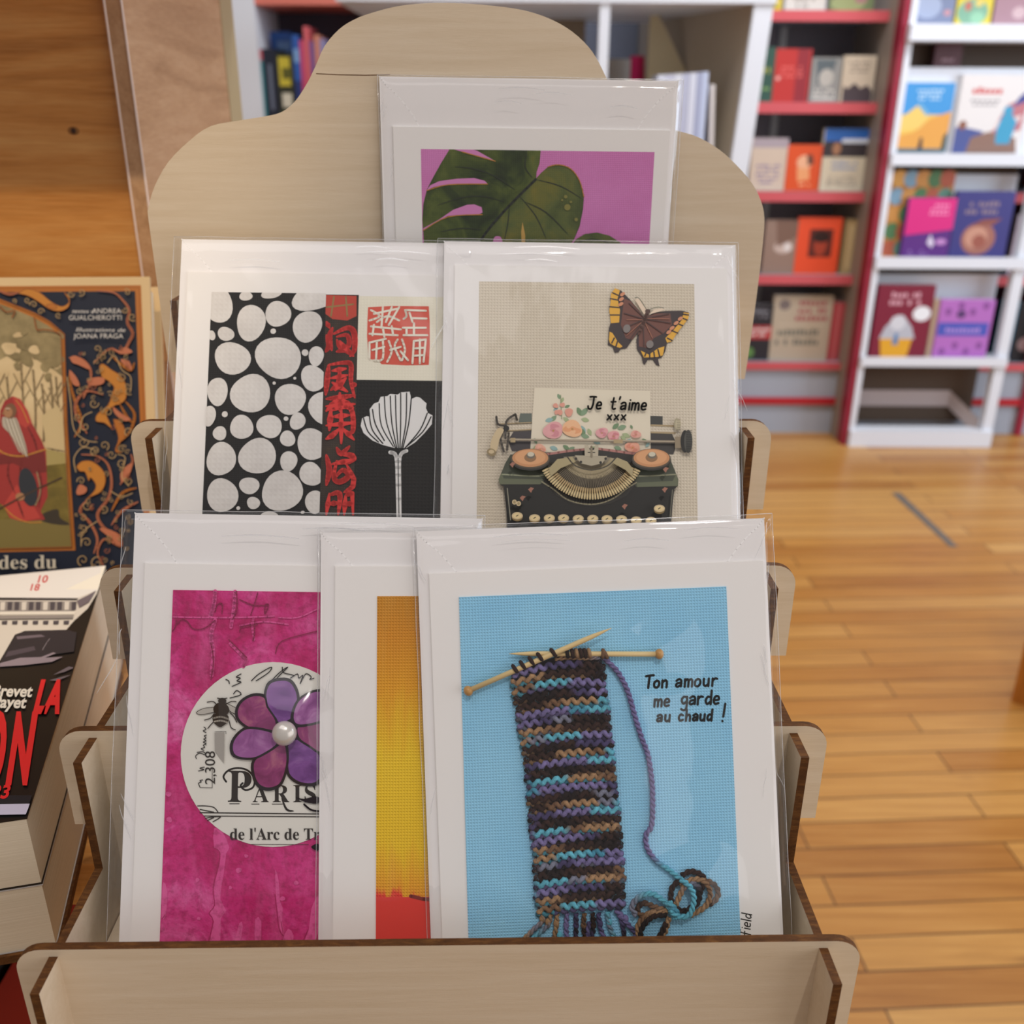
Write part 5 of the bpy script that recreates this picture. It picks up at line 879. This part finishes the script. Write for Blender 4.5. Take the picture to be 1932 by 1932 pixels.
# ---------------------------------------------------------------- blurred face-out books
TXT = [mat(c) for c in ('f0ece4', '2a2630', '6d6a70')]
nb = [0]
def book(label, px0, px1, py0, py1, Y, cols, deco=(), zb=None, th=.02, group='books shown face out on the back shelves', pages=None):
    """a closed book standing with its cover to the room; size read at its own distance"""
    pm = (py0 + py1) / 2; x0, x1 = Xp(px0, pm, Y), Xp(px1, pm, Y); z0, z1 = Z(py1, Y, px0), Z(py0, Y, px0)
    if zb is not None: z1 += zb - z0; z0 = zb
    w_, h = x1 - x0, z1 - z0; o = thing('book', label, 'book', Matrix.Translation(((x0 + x1) / 2, Y, z0)), group)
    m = MB(); m.box(-w_ / 2 + .001, w_ / 2 - .002, .002, th - .002, .002, h - .002, PAPER); m.build('page_block', o)
    m = MB(); C0 = mat(cols, .4, .4); m.box(-w_ / 2, w_ / 2, 0, .0019, 0, h, C0); m.box(-w_ / 2, w_ / 2, th - .0019, th, 0, h, C0); m.box(-w_ / 2 - .002, -w_ / 2, 0, th, 0, h, C0)
    k = 0
    for d in deco:
        k += 1; y = -.00006 * k; kind, c_ = d[0], mat(d[1], .45, .4); T = lambda a, b: ((a - .5) * w_, b * h)
        if kind == 'r': (a, b), (c, e) = T(d[2], d[3]), T(d[4], d[5]); P = [(a, b), (c, b), (c, e), (a, e)]
        elif kind == 'e': a, b = T(d[2], d[3]); P = [(a + d[4] * w_ * math.cos(q * PI / 10), b + d[5] * h * math.sin(q * PI / 10)) for q in range(20)]
        elif kind == 'p': P = [T(*q) for q in d[2:]]
        elif kind == 't':      # a block of small set lines
            n = d[6]
            for q in range(n):
                hh = (d[5] - d[3]) / n; yb = d[3] + hh * q; ws = R.uniform(.7, 1) * (d[4] - d[2]); xs = (d[2] + d[4]) / 2 - ws / 2; nl = max(3, int(ws * 14))
                for j in range(nl):
                    if R.random() < .85: (a, b), (c, e) = T(xs + ws * j / nl, yb + hh * .15), T(xs + ws * (j + .72) / nl, yb + hh * R.uniform(.6, .85)); m.add([(a, y, b), (c, y, b), (c, y, e), (a, y, e)], [(0, 1, 2, 3)], c_)
            continue
        a = sum(P[i - 1][0] * P[i][1] - P[i][0] * P[i - 1][1] for i in range(len(P)))
        if a < 0: P = P[::-1]
        m.add([(u, y, v) for u, v in P], [tuple(range(len(P)))], c_)
    m.build('cover', o); return o
S0, S1, S2, S3, S4 = [z[1] for z in SHV]; YBk = YS + .035
book('yellow book cut by the top of the picture, left end of its shelf', 1443, 1478, -60, 16, YBk, 'd9c23a', [('t', '4a4030', .1, .05, .9, .4, 2)], S0)
book('pale cream book cut by the top of the picture, middle of its shelf', 1486, 1562, -70, 16, YBk, 'cfc9c0', [('t', '8d877f', .1, .05, .9, .5, 3)], S0)
book('green landscape book cut by the top of the picture, right end of its shelf', 1570, 1652, -60, 16, YBk, '6f7d55', [('e', '98a06e', .4, .2, .4, .2), ('e', 'a67a7a', .7, .3, .15, .1)], S0)
book('dark green book with yellow title at the left end of the red edged shelf', 1424, 1461, 86, 190, YBk, '2f5145', [('t', 'c9c23c', .15, .5, .9, .66, 1), ('t', '7da05a', .15, .2, .9, .3, 1)], S1)
book('bright red book with a darker purple band, beside the dark green book', 1462, 1528, 89, 190, YBk, 'b8302c', [('r', '8f2730', .6, 0, .95, 1), ('t', 'd8605a', .1, .45, .85, .7, 3), ('e', 'e0a9a0', .1, .45, .06, .04)], S1)
book('grey photographic book between the red book and the cream one', 1531, 1586, 106, 191, YBk, '8f8f8b', [('p', '5a6468', (.2, .4), (.6, .4), (.8, .95), (.1, .95)), ('e', 'b5b1a8', .5, .55, .25, .2), ('t', 'd8d3c8', .08, .04, .92, .32, 3)], S1)
book('cream book with a dark crowd along its bottom, right end of the shelf', 1590, 1650, 102, 191, YBk, 'cdbfa9', [('p', '4d4347', (.05, 0), (.98, 0), (.98, .25), (.8, .38), (.6, .3), (.4, .42), (.2, .3), (.05, .35)), ('t', '8d8073', .15, .62, .85, .9, 3)], S1)
book('beige book with purple lettering below a mauve top band', 1417, 1484, 262, 361, YBk, 'cbb8a5', [('r', 'a79aa0', 0, .82, 1, 1), ('t', '857694', .1, .12, .9, .52, 5)], S2)
book('orange book with a pale figure on its cover', 1484, 1550, 271, 358, YBk, 'd8501f', [('e', 'e9b08a', .5, .62, .22, .16), ('p', '6a4030', (.6, .55), (.78, .6), (.7, .8), (.55, .78)), ('p', 'e8a06c', (.35, .2), (.7, .25), (.65, .5), (.3, .5)), ('t', 'f0c090', .35, .1, .8, .18, 1)], S2)
book('cream book with blue photographic top and blue title', 1551, 1634, 243, 361, YBk, 'd3c9b0', [('r', '2d63ae', 0, .8, 1, 1), ('r', '3a3437', 0, .55, 1, .8), ('e', 'a87a5c', .3, .68, .1, .1), ('r', 'cfd6e0', .4, .77, 1, .84), ('t', '8a9cba', .15, .33, .9, .5, 2), ('t', '9c9688', .1, .08, .9, .25, 4)], S2)
book('grey brown misty book at the left end of the third red edged shelf', 1442, 1502, 416, 517, YBk, '92796b', [('e', 'c7b3a8', .6, .5, .3, .12), ('p', '7a5e50', (.4, .5), (1, .7), (1, 1), (.3, 1)), ('e', 'e0dad6', .72, .5, .1, .08)], S3)
book('vivid orange red book with a dark framed portrait', 1503, 1584, 411, 517, YBk, 'e6502a', [('r', '5c231b', .28, .3, .82, .8), ('e', 'a8402a', .55, .52, .15, .2), ('e', '2c1512', .55, .66, .2, .1)], S3)
book('tan book spine squeezed between the portrait book and the olive one', 1592, 1614, 414, 517, YBk, 'ad9468', [('r', 'c4ad80', .3, .1, .7, .9)], S3, .04)
book('olive green book at the right end of the third red edged shelf', 1616, 1640, 402, 516, YBk, '8c7f3f', [('r', 'a5984f', .2, .1, .6, .9)], S3, .04)
book('black book with a red title band, left end of the lowest shelf', 1398, 1456, 566, 672, YBk, '2b2a30', [('r', 'b3363a', 0, .38, 1, .62), ('t', 'd9cfc9', .1, .42, .95, .6, 2), ('e', '5f8a4a', .3, .14, .2, .1), ('t', '8d8d94', .15, .75, .9, .92, 2)], S4)
book('large cream book with grey and red lettering on the lowest shelf', 1456, 1566, 560, 682, YBk, 'b9ab96', [('t', 'a3555a', .38, .6, .95, .95, 3), ('e', '7a6f6c', .18, .86, .1, .08), ('t', '6f7268', .06, .22, .94, .52, 2), ('r', 'c9bca6', .1, .55, .9, .57)], S4)
book('slim red book tucked behind the large cream book', 1567, 1590, 572, 682, YBk, 'b04048', [('r', 'c96a6c', .3, 0, .6, 1)], S4, .05)
book('narrow black book at the right end of the lowest shelf', 1592, 1611, 584, 676, YBk, '26262a', (), S4, .05)
book('teal and sky blue book at the far right beyond the white unit', 1884, 1914, 563, 678, YBk, '2d86a5', [('e', '8fd0e0', .6, .75, .3, .15), ('r', '1f5a86', 0, 0, 1, .35)], S4)
book('black book with a pale spot, last one at the right edge', 1916, 1960, 568, 680, YBk, '1f2126', [('e', '9a7f80', .5, .3, .3, .12)], S4)
book('pale pink book at the right edge above the black one', 1913, 1975, 402, 515, YBk, 'cdb8c4', [('t', '9c8794', .1, .4, .9, .8, 4)], S3)
# ---------------------------------------------------------------- white stepped display unit
YU = 3.08; WU = mat('dfe3ea', .45, .4); UX0, UX1 = 1.122, 1.598; oU = (1.36, YU, 0)
U_ = thing('display_unit', 'freestanding white display unit with open base and face-out books', 'display unit', Matrix.Translation(oU))
zU = lambda py: Z(py, YU, 1750)
T1 = zU(126)
for x, n in ((UX0, 'l'), (UX1 - .034, 'r')):
    m = MB(); m.box(x, x + (.018 if n == 'l' else .034), YU, YU + .03, 0, zU(310) if n == 'r' else zU(-30), WU); sub(m, 'upright', U_, oU)
for a_, b_, d_ in ((690, 680, -.012), (506, 492, -.012), (312, 297, -.016)):
    x0, x1 = (UX0 + .002, UX1 - .002)
    if a_ < 400: x1 += .12
    m = MB(); m.box(x0, x1, YU + d_, YU + .1, zU(a_), zU(b_), WU); m.box(x0, x1, YU + d_, YU + d_ + .008, zU(b_), zU(b_) + .012, WU); sub(m, 'shelf', U_, oU)
m = MB(); m.box(UX0 + .002, UX1 - .002, YU - .012, YU + .05, .0, zU(812), WU); sub(m, 'base_rail', U_, oU)
m = MB(); m.box(UX0 + .035, UX1 - .035, YU + .092, YU + .1, zU(679), zU(526), WU); sub(m, 'back_board', U_, oU)
m = MB(); m.box(UX0 + .035, UX1 - .035, YU + .092, YU + .1, zU(491), zU(332), WU); sub(m, 'back_board', U_, oU)
m = MB(); m.box(UX0 - .004, UX1 + .13, YU + .035, YU + .1, zU(296), T1, WU); sub(m, 'upper_panel', U_, oU)
m = MB(); m.box(UX0 - .003, UX1 + .13, YU - .03, YU + .11, zU(78), zU(46), WU); sub(m, 'shelf', U_, oU, 'top shelf board')
m = MB(); m.box(UX0 + .034, UX1 - .034, YU + .104, YU + .11, zU(811), T1 + .17, mat('4a3a2c', .7)); sub(m, 'rear_panel', U_, oU, 'brown rear panel')
m = MB(); m.box(UX0 + .08, UX1 - .034, YU + .055, YU + .0619, .02, zU(812), mat('3f2d1e', .6)); sub(m, 'inner_floor', U_, oU)
for a_ in (0,): 
    m = MB(); q = [(UX0 + .036, YU + .1, .10), (UX1 - .10, YU + .1, .10)]; m.box(UX0 + .036, UX1 - .12, YU + .096, YU + .1035, .11, .165, 'a79a97'); m.hexa([(UX1 - .12, YU + .096, .11), (UX1 - .036, YU + .03, .03), (UX1 - .036, YU + .036, .03), (UX1 - .12, YU + .1035, .11), (UX1 - .12, YU + .096, .165), (UX1 - .036, YU + .03, .085), (UX1 - .036, YU + .036, .085), (UX1 - .12, YU + .1035, .165)], mat('a79a97')); sub(m, 'inner_brace', U_, oU)
G_ = 'books on the white display unit'; YF = YU + .012; B1, B2, B3, B0 = zU(680), zU(492), zU(297), zU(46)
book('maroon book with a white and orange striped figure, lower left of the white unit', 1650, 1755, 540, 680, YF, '7d2038', [('t', 'd9a6b2', .15, .72, .85, .92, 2), ('p', 'e0a52c', (.2, 0), (.66, 0), (.72, .28), (.14, .28)), ('p', 'b9bcc6', (.12, .28), (.76, .28), (.68, .44), (.5, .6), (.4, .6), (.2, .44)), ('e', 'd3d5dc', .42, .5, .14, .1), ('e', 'eceef2', .82, .62, .16, .1), ('p', '5c86b4', (.36, .2), (.48, .2), (.45, .36), (.4, .36))], B1 + .0005, group=G_)
book('lilac book with a blue title band, lower right of the white unit', 1768, 1868, 568, 681, YF, 'b46fc0', [('r', '4a58b8', 0, .4, .95, .62), ('t', 'b48fd8', .1, .44, .88, .56, 1), ('e', '5a3a70', .4, .76, .09, .07)] + [('e', '8a4f98', .15 + .23 * (k % 4), .14 + .1 * (k % 2) + (.66 if k > 3 else 0), .06, .06) for k in range(8)], B1 + .0005, group=G_)
book('pale page edged book standing behind the lilac one', 1756, 1772, 570, 681, YF + .012, 'cbb79a', (), B1 + .0005, .04, group=G_)
book('colourful patterned book at the left, partly behind the pink one', 1672, 1790, 326, 490, YF + .03, 'b97f3a', [('e', ['b05a40', '5f8a78', 'd8a050', '7fa2b8', 'c98f4a', '4f7a50'][k % 6], .12 + .19 * (k % 5), .12 + .2 * (k // 5), .12, .1) for k in range(25)], B2 + .0005, group=G_)
book('hot pink and purple book in the middle row of the white unit', 1708, 1797, 373, 490, YF, '5a2a7e', [('r', 'd6277f', 0, .5, 1, 1), ('p', 'd6277f', (0, .4), (1, .5), (1, .6), (0, .6)), ('t', 'f08ab8', .4, .72, .95, .92, 3), ('p', 'd9cfe4', (.5, .28), (.62, .2), (.66, .28), (.56, .42)), ('t', '8a68a8', .1, .06, .6, .18, 2), ('e', 'c08ac8', .8, .3, .12, .05)], B2 + .0005, group=G_)
book('navy book with a round copper emblem, middle row right', 1798, 1906, 360, 490, YF, '3b3a7c', [('t', '8d7a86', .15, .66, .85, .88, 2), ('e', 'a0695c', .48, .32, .3, .24), ('e', 'c4917c', .44, .34, .2, .16), ('e', '9a584a', .5, .28, .12, .1), ('p', '8a5048', (.3, .5), (.7, .52), (.84, .62), (.5, .6))], B2 + .0005, group=G_)
book('sky blue and sand dune book on the upper ledge of the white unit', 1699, 1792, 163, 295, YF, '3f94d4', [('r', 'e9c25a', 0, .05, 1, .55), ('p', 'dfa04a', (0, .05), (1, .05), (1, .6), (.6, .5), (.3, .3), (0, .25)), ('p', '6ca9d0', (.2, .62), (.5, .5), (.55, .58), (.35, .72)), ('p', 'e9c86c', (0, .5), (.3, .68), (.55, .5), (.4, .35), (0, .3)), ('r', '4a6a78', 0, 0, 1, .06), ('p', '2a2a38', (.42, .05), (.52, .05), (.5, .22), (.45, .22)), ('p', '3a4a40', (.9, .05), (1, .05), (1, .3), (.92, .25)), ('t', 'bcdcf0', .25, .75, .8, .92, 3)], B3 + .0125, group=G_)
book('white book with a red title, striped flag and blue figure, upper right', 1806, 1936, 146, 294, YF, 'e0dcda', [('t', 'c83a38', .12, .74, .65, .86, 1), ('t', '9a9698', .15, .6, .6, .7, 2), ('p', 'b9727a', (.5, .2), (.95, .3), (1, .75), (.7, .62)), ('p', 'dcc8c6', (.55, .3), (.9, .4), (.95, .5), (.6, .42)), ('p', '44488c', (.78, .6), (1, .68), (1, .85), (.85, .72)), ('p', '4a5590', (0, 0), (.25, 0), (.42, .28), (.2, .32), (0, .34)), ('p', '8a6a5c', (.2, 0), (.95, 0), (.9, .2), (.5, .28), (.25, .2)), ('p', '3d9ac0', (.62, .12), (.82, .12), (.88, .4), (.78, .52), (.66, .5), (.6, .3)), ('e', '3d9ac0', .73, .55, .07, .06), ('e', '8a5a48', .1, .36, .06, .06)], B3 + .0125, group=G_)
book('blue grey book above the top shelf board, left', 1722, 1806, -70, 44, YF, '76809c', [('e', '9ba6bf', .4, .3, .3, .2), ('e', 'c08a90', .85, .2, .08, .05)], B0 + .0005, group=G_)
book('yellow and sea green illustrated book above the top shelf board', 1812, 1878, -75, 44, YF, 'd6c23a', [('e', '7aa68c', .45, .2, .45, .22), ('e', 'b86a5a', .3, .3, .1, .08), ('e', 'd6c06a', .6, .35, .12, .06), ('e', '8fc0a0', .6, .12, .2, .1)], B0 + .0005, group=G_)
book('mauve book above the top shelf board at the right edge', 1884, 1950, -75, 44, YF, 'a07c86', [('e', 'c4a8ac', .7, .2, .2, .1)], B0 + .0005, group=G_)
book('dark crimson book standing in the gap below the top shelf board', 1765, 1815, 80, 128, YU + .06, '4c1620', [('t', 'a8868c', .2, .2, .8, .4, 1)], T1 + .0005, group=G_)
# ---------------------------------------------------------------- bookcase at the left with upright spines
LX0, LX1 = -.842, -.30; oL = (-.5, YS, 0); L_ = thing('wall_bookcase', 'white bookcase with dark back and upright coloured spines, behind the cloud panel', 'bookcase', Matrix.Translation(oL), 'bookcases along the back wall')
ZL = Z(236, YS, 520); LSH = [(ZL - .025, ZL), (Z(9, YS, 560), Z(-14, YS, 560))]
m = MB(); m.box(LX0, LX0 + .076, YS - .01, YB, 0, 2.1, WU); sub(m, 'upright', L_, oL); m = MB(); m.box(LX1 - .03, LX1, YS - .01, YB, 0, 2.1, WU); sub(m, 'upright', L_, oL)
m = MB(); m.box(LX0 + .05, LX1, YB, YB + .02, 0, 2.1, mat('5a5664', .6, .2)); sub(m, 'back_panel', L_, oL, 'dark back panel')
for z0, z1 in LSH: m = MB(); m.box(LX0 + .077, LX1 - .031, YS, YB, z0, z1, mat('d87868', .45)); sub(m, 'shelf', L_, oL, 'coral red shelf')
def spine(label, px0, px1, py0, c_, deco=(), dy=.01, zb=ZL):
    x0, x1, z1 = Xp(px0, 150, YS + dy), Xp(px1, 150, YS + dy), Z(py0, YS + dy, px0); h = z1 - zb; o = thing('book', label, 'book', Matrix.Translation(((x0 + x1) / 2, YS + dy, zb + .0005)), 'upright books on the left shelf'); w_ = (x1 - x0) / 2 - .0006
    m = MB(); m.box(-w_ + .001, w_ - .001, .003, .15, .002, h - .003, PAPER); m.build('page_block', o); m = MB(); C_ = mat(c_, .45); m.box(-w_, w_, 0, .0029, 0, h, C_); m.box(-w_, -w_ + .0009, .0029, .155, 0, h, C_); m.box(w_ - .0009, w_, .0029, .155, 0, h, C_)
    for k, d in enumerate(deco): m.add([((d[1] * 2 - 1) * w_, -.0002 - .0001 * k, d[2] * h), ((d[3] * 2 - 1) * w_, -.0002 - .0001 * k, d[2] * h), ((d[3] * 2 - 1) * w_, -.0002 - .0001 * k, d[4] * h), ((d[1] * 2 - 1) * w_, -.0002 - .0001 * k, d[4] * h)], [(0, 1, 2, 3)], mat(d[0], .5))
    m.build('cover', o)
spine('narrow teal spine next to the white upright', 489, 499, 94, '2c7a80', [('c0505a', 0, .86, 1, 1)])
spine('thick navy spine with small grey lettering', 499, 524, 92, '1c2233', [('6a7284', .35, .2, .6, .8)])
spine('dark green spine with yellow patches and a white label', 524, 555, 101, '2c3020', [('c9b93a', .1, .55, .8, .95), ('5a5a20', .3, .65, .9, .8), ('d8d4c0', .2, .25, .8, .45), ('3a4a2a', .0, .0, 1, .2)])
spine('short cobalt blue spine below the coral ones', 556, 569, 66, '2f5fb0', [('7fa8d8', .1, .7, .9, .85), ('283a78', 0, 0, 1, .5)])
spine('wide bright blue book top showing above the navy and green spines', 500, 556, 60, '2a62b4', [('6f9ad0', .5, .8, .95, .9)], dy=.17)
spine('hot pink spine between blue and purple', 569, 578, 76, 'cf4f7c', [('b02a4a', 0, 0, 1, .3)])
spine('tallest coral pink spine', 578, 588, 50, 'dc6a72', [('c03a52', 0, 0, 1, .35)])
spine('purple spine right of the tallest coral one', 588, 597, 78, '7d5a9a', [('283a78', 0, 0, 1, .35)])
spine('salmon spine beside the purple one', 597, 607, 66, 'd9907a', [('b85a70', 0, .1, 1, .3)])
spine('lavender spine nearest the plywood panel', 607, 618, 74, '9a94c0', [('5a5a98', 0, 0, 1, .4)])
# ---------------------------------------------------------------- open white cubby unit behind the cloud panel
YC = 2.55; CB = mat('8d8273', .6); oC = (.2, YC, 0)
C_ = thing('cubby_unit', 'white framed open cubby shelf behind the plywood cloud panel', 'shelf unit', Matrix.Translation(oC))
zt, zs = Z(6, YC, 1300), Z(345, YC, 1300)
A0, A1 = atY(1425, 2, YC), atY(1376, 330, YC); B0_, B1_ = atY(1218, 20, YC + .62), atY(1222, 200, YC + .62)
xa, xb = A0.x, B0_.x
zlo = .06
sl_ = (A0.x - A1.x) / (A0.z - A1.z); fx = lambda z: A1.x + sl_ * (z - A1.z) * 1.0
def wedge(x0t, x0b, th, y, d, z0, z1, mt):
    m = MB(); m.hexa([(x0b, y, z0), (x0b + th, y, z0), (x0b + th, y + d, z0), (x0b, y + d, z0), (x0t, y, z1), (x0t + th, y, z1), (x0t + th, y + d, z1), (x0t, y + d, z1)], mt); return m
zb_ = zs - .06
sub(wedge(fx(zt), fx(zb_), .045, YC, .02, zb_, zt, WU), 'front_upright', C_, oC)
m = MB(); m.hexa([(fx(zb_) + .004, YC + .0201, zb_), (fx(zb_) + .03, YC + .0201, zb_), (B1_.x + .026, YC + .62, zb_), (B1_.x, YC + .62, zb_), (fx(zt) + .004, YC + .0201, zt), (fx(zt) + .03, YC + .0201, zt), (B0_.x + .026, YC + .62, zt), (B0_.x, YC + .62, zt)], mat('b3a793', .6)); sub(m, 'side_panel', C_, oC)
m = MB(); m.box(-.42, fx(zt) + .05, YC - .005, YC + .60, zt, zt + .03, WU); sub(m, 'top_board', C_, oC)
m = MB(); m.box(-.42, fx(zs) + .02, YC, YC + .58, zs - .025, zs, WU); sub(m, 'shelf', C_, oC)
xm = Xp(1131, 40, YC); m = MB(); m.box(xm, xm + .024, YC, YC + .03, zs, zt, WU); sub(m, 'divider', C_, oC)
m = MB(); m.box(-.42, xm, YC + .5, YC + .52, zs, zt, mat('8a7a66', .6)); sub(m, 'back_panel', C_, oC)
for x in (-.42, fx(zs) - .03): m = MB(); m.box(x, x + .04, YC + .02, YC + .06, 0, zs - .0251, WU); sub(m, 'leg', C_, oC)
def stand_book(label, px0, px1, py0, c_, d, lean=0, deco=()):
    Y = YC + .024 + d; x0, x1, z1 = Xp(px0, 250, Y), Xp(px1, 250, Y), Z(py0, Y, px0); h = z1 - zs; w_ = (x1 - x0); o = thing('magazine', label, 'magazine', Matrix.Translation((x0, Y, zs + .001)) @ Matrix.Rotation(lean, 4, 'Y'), 'white magazines in the cubby')
    m = MB(); m.box(.0006, w_ - .0006, 0, .12, 0, h, PAPER); m.build('page_block', o); m = MB(); m.box(0, w_, -.001, -.0001, 0, h, mat(c_, .4)); m.box(0, .0005, 0, .121, 0, h, mat(c_, .4)); m.box(w_ - .0005, w_, 0, .121, 0, h, mat(c_, .4)); m.build('cover', o)
for k, (a_, b_, c_) in enumerate([(1235, 1250, 'd3d8e6'), (1251, 1266, 'c3c6d8'), (1267, 1280, 'dcdfe8'), (1281, 1294, 'b9bdd2'), (1295, 1307, 'd8dcea'), (1308, 1318, 'a9b0cc'), (1319, 1328, 'c9d4ee')]): stand_book('white magazine spine standing in the cubby, ' + ['first of the row beside the leaf card', 'second from the leaf card', 'third from the leaf card', 'fourth, slightly bluer than its neighbours', 'fifth from the leaf card', 'sixth, grey blue', 'last upright one, next to the leaning one'][k], a_, b_, 142 - k, c_, .0)
stand_book('single white magazine leaning away at the end of the row', 1344, 1352, 160, 'd9d3d0', 0, -.0)
lean_o = [o for o in COL.objects if o.get('label') == 'single white magazine leaning away at the end of the row'][0]; lean_o.matrix_world = lean_o.matrix_world @ Matrix.Rotation(-.06, 4, 'Y')
cq = [atY(1227, 20, YC + .36), atY(1240, 24, YC + .36), atY(1296, 140, YC + .36)]  # cream board added in place of the lit patch on the side wall
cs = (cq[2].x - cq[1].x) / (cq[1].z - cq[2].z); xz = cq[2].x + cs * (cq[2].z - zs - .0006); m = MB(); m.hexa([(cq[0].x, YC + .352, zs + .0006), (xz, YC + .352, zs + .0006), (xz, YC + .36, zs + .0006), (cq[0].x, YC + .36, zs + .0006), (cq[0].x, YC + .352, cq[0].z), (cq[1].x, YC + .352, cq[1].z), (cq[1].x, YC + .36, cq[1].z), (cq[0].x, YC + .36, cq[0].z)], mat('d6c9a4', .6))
tag(m.build('lit_patch_board'), 'cream slanted board standing in for the lit patch on the cubby wall', 'board')
# books seen through the open back of the cubby
zq = Z(136, 3.22, 1180)
book('white book cover seen through the open cubby', 1143, 1190, 92, 158, 3.22, 'd9d4cc', [('r', '3d5a80', 0, .0, .35, .4)], zq - .06, group='books seen through the cubby')
book('hot pink book cover seen through the open cubby', 1191, 1226, 86, 158, 3.22, 'd81f60', [('r', '8a1540', .3, .05, .9, .3)], zq - .06, group='books seen through the cubby')
m = MB(); m.box(.1, .398, 3.205, 3.5, zq - .085, zq - .0605, WU); tag(m.build('wall_shelf'), 'white shelf board under the books seen through the cubby', 'shelf')
m = MB(); m.box(-.2, .398, 3.48, 3.55, .3, 2.1, mat('5b6070', .6)); tag(m.build('panel_board'), 'blue grey back board seen through the cubby', 'board')
# ---------------------------------------------------------------- wooden bench leg at the right edge
p = atZ(1907, 1323, 0); B_ = thing('wooden_bench', 'orange wooden bench corner at the right edge, standing on the floor', 'bench', Matrix.Translation((p.x, p.y, 0)) @ Matrix.Rotation(math.radians(-38), 4, 'Z'))
OW = wood('orange_wood', '9a5a1e', 'b9742c', 'cf8b40', (14, 14, 1.5), 3, .4)
for x in (0, .5):
    for y in (0, .3): m = MB(); m.box(x, x + .06, y, y + .06, 0, .40, OW); m.build('leg', B_)
m = MB(); m.box(.012, .56, .01, .35, .4001, .44, OW); m.build('seat', B_); m = MB(); m.box(.06, .5, .02, .04, .30, .399, OW); m.build('rail', B_)
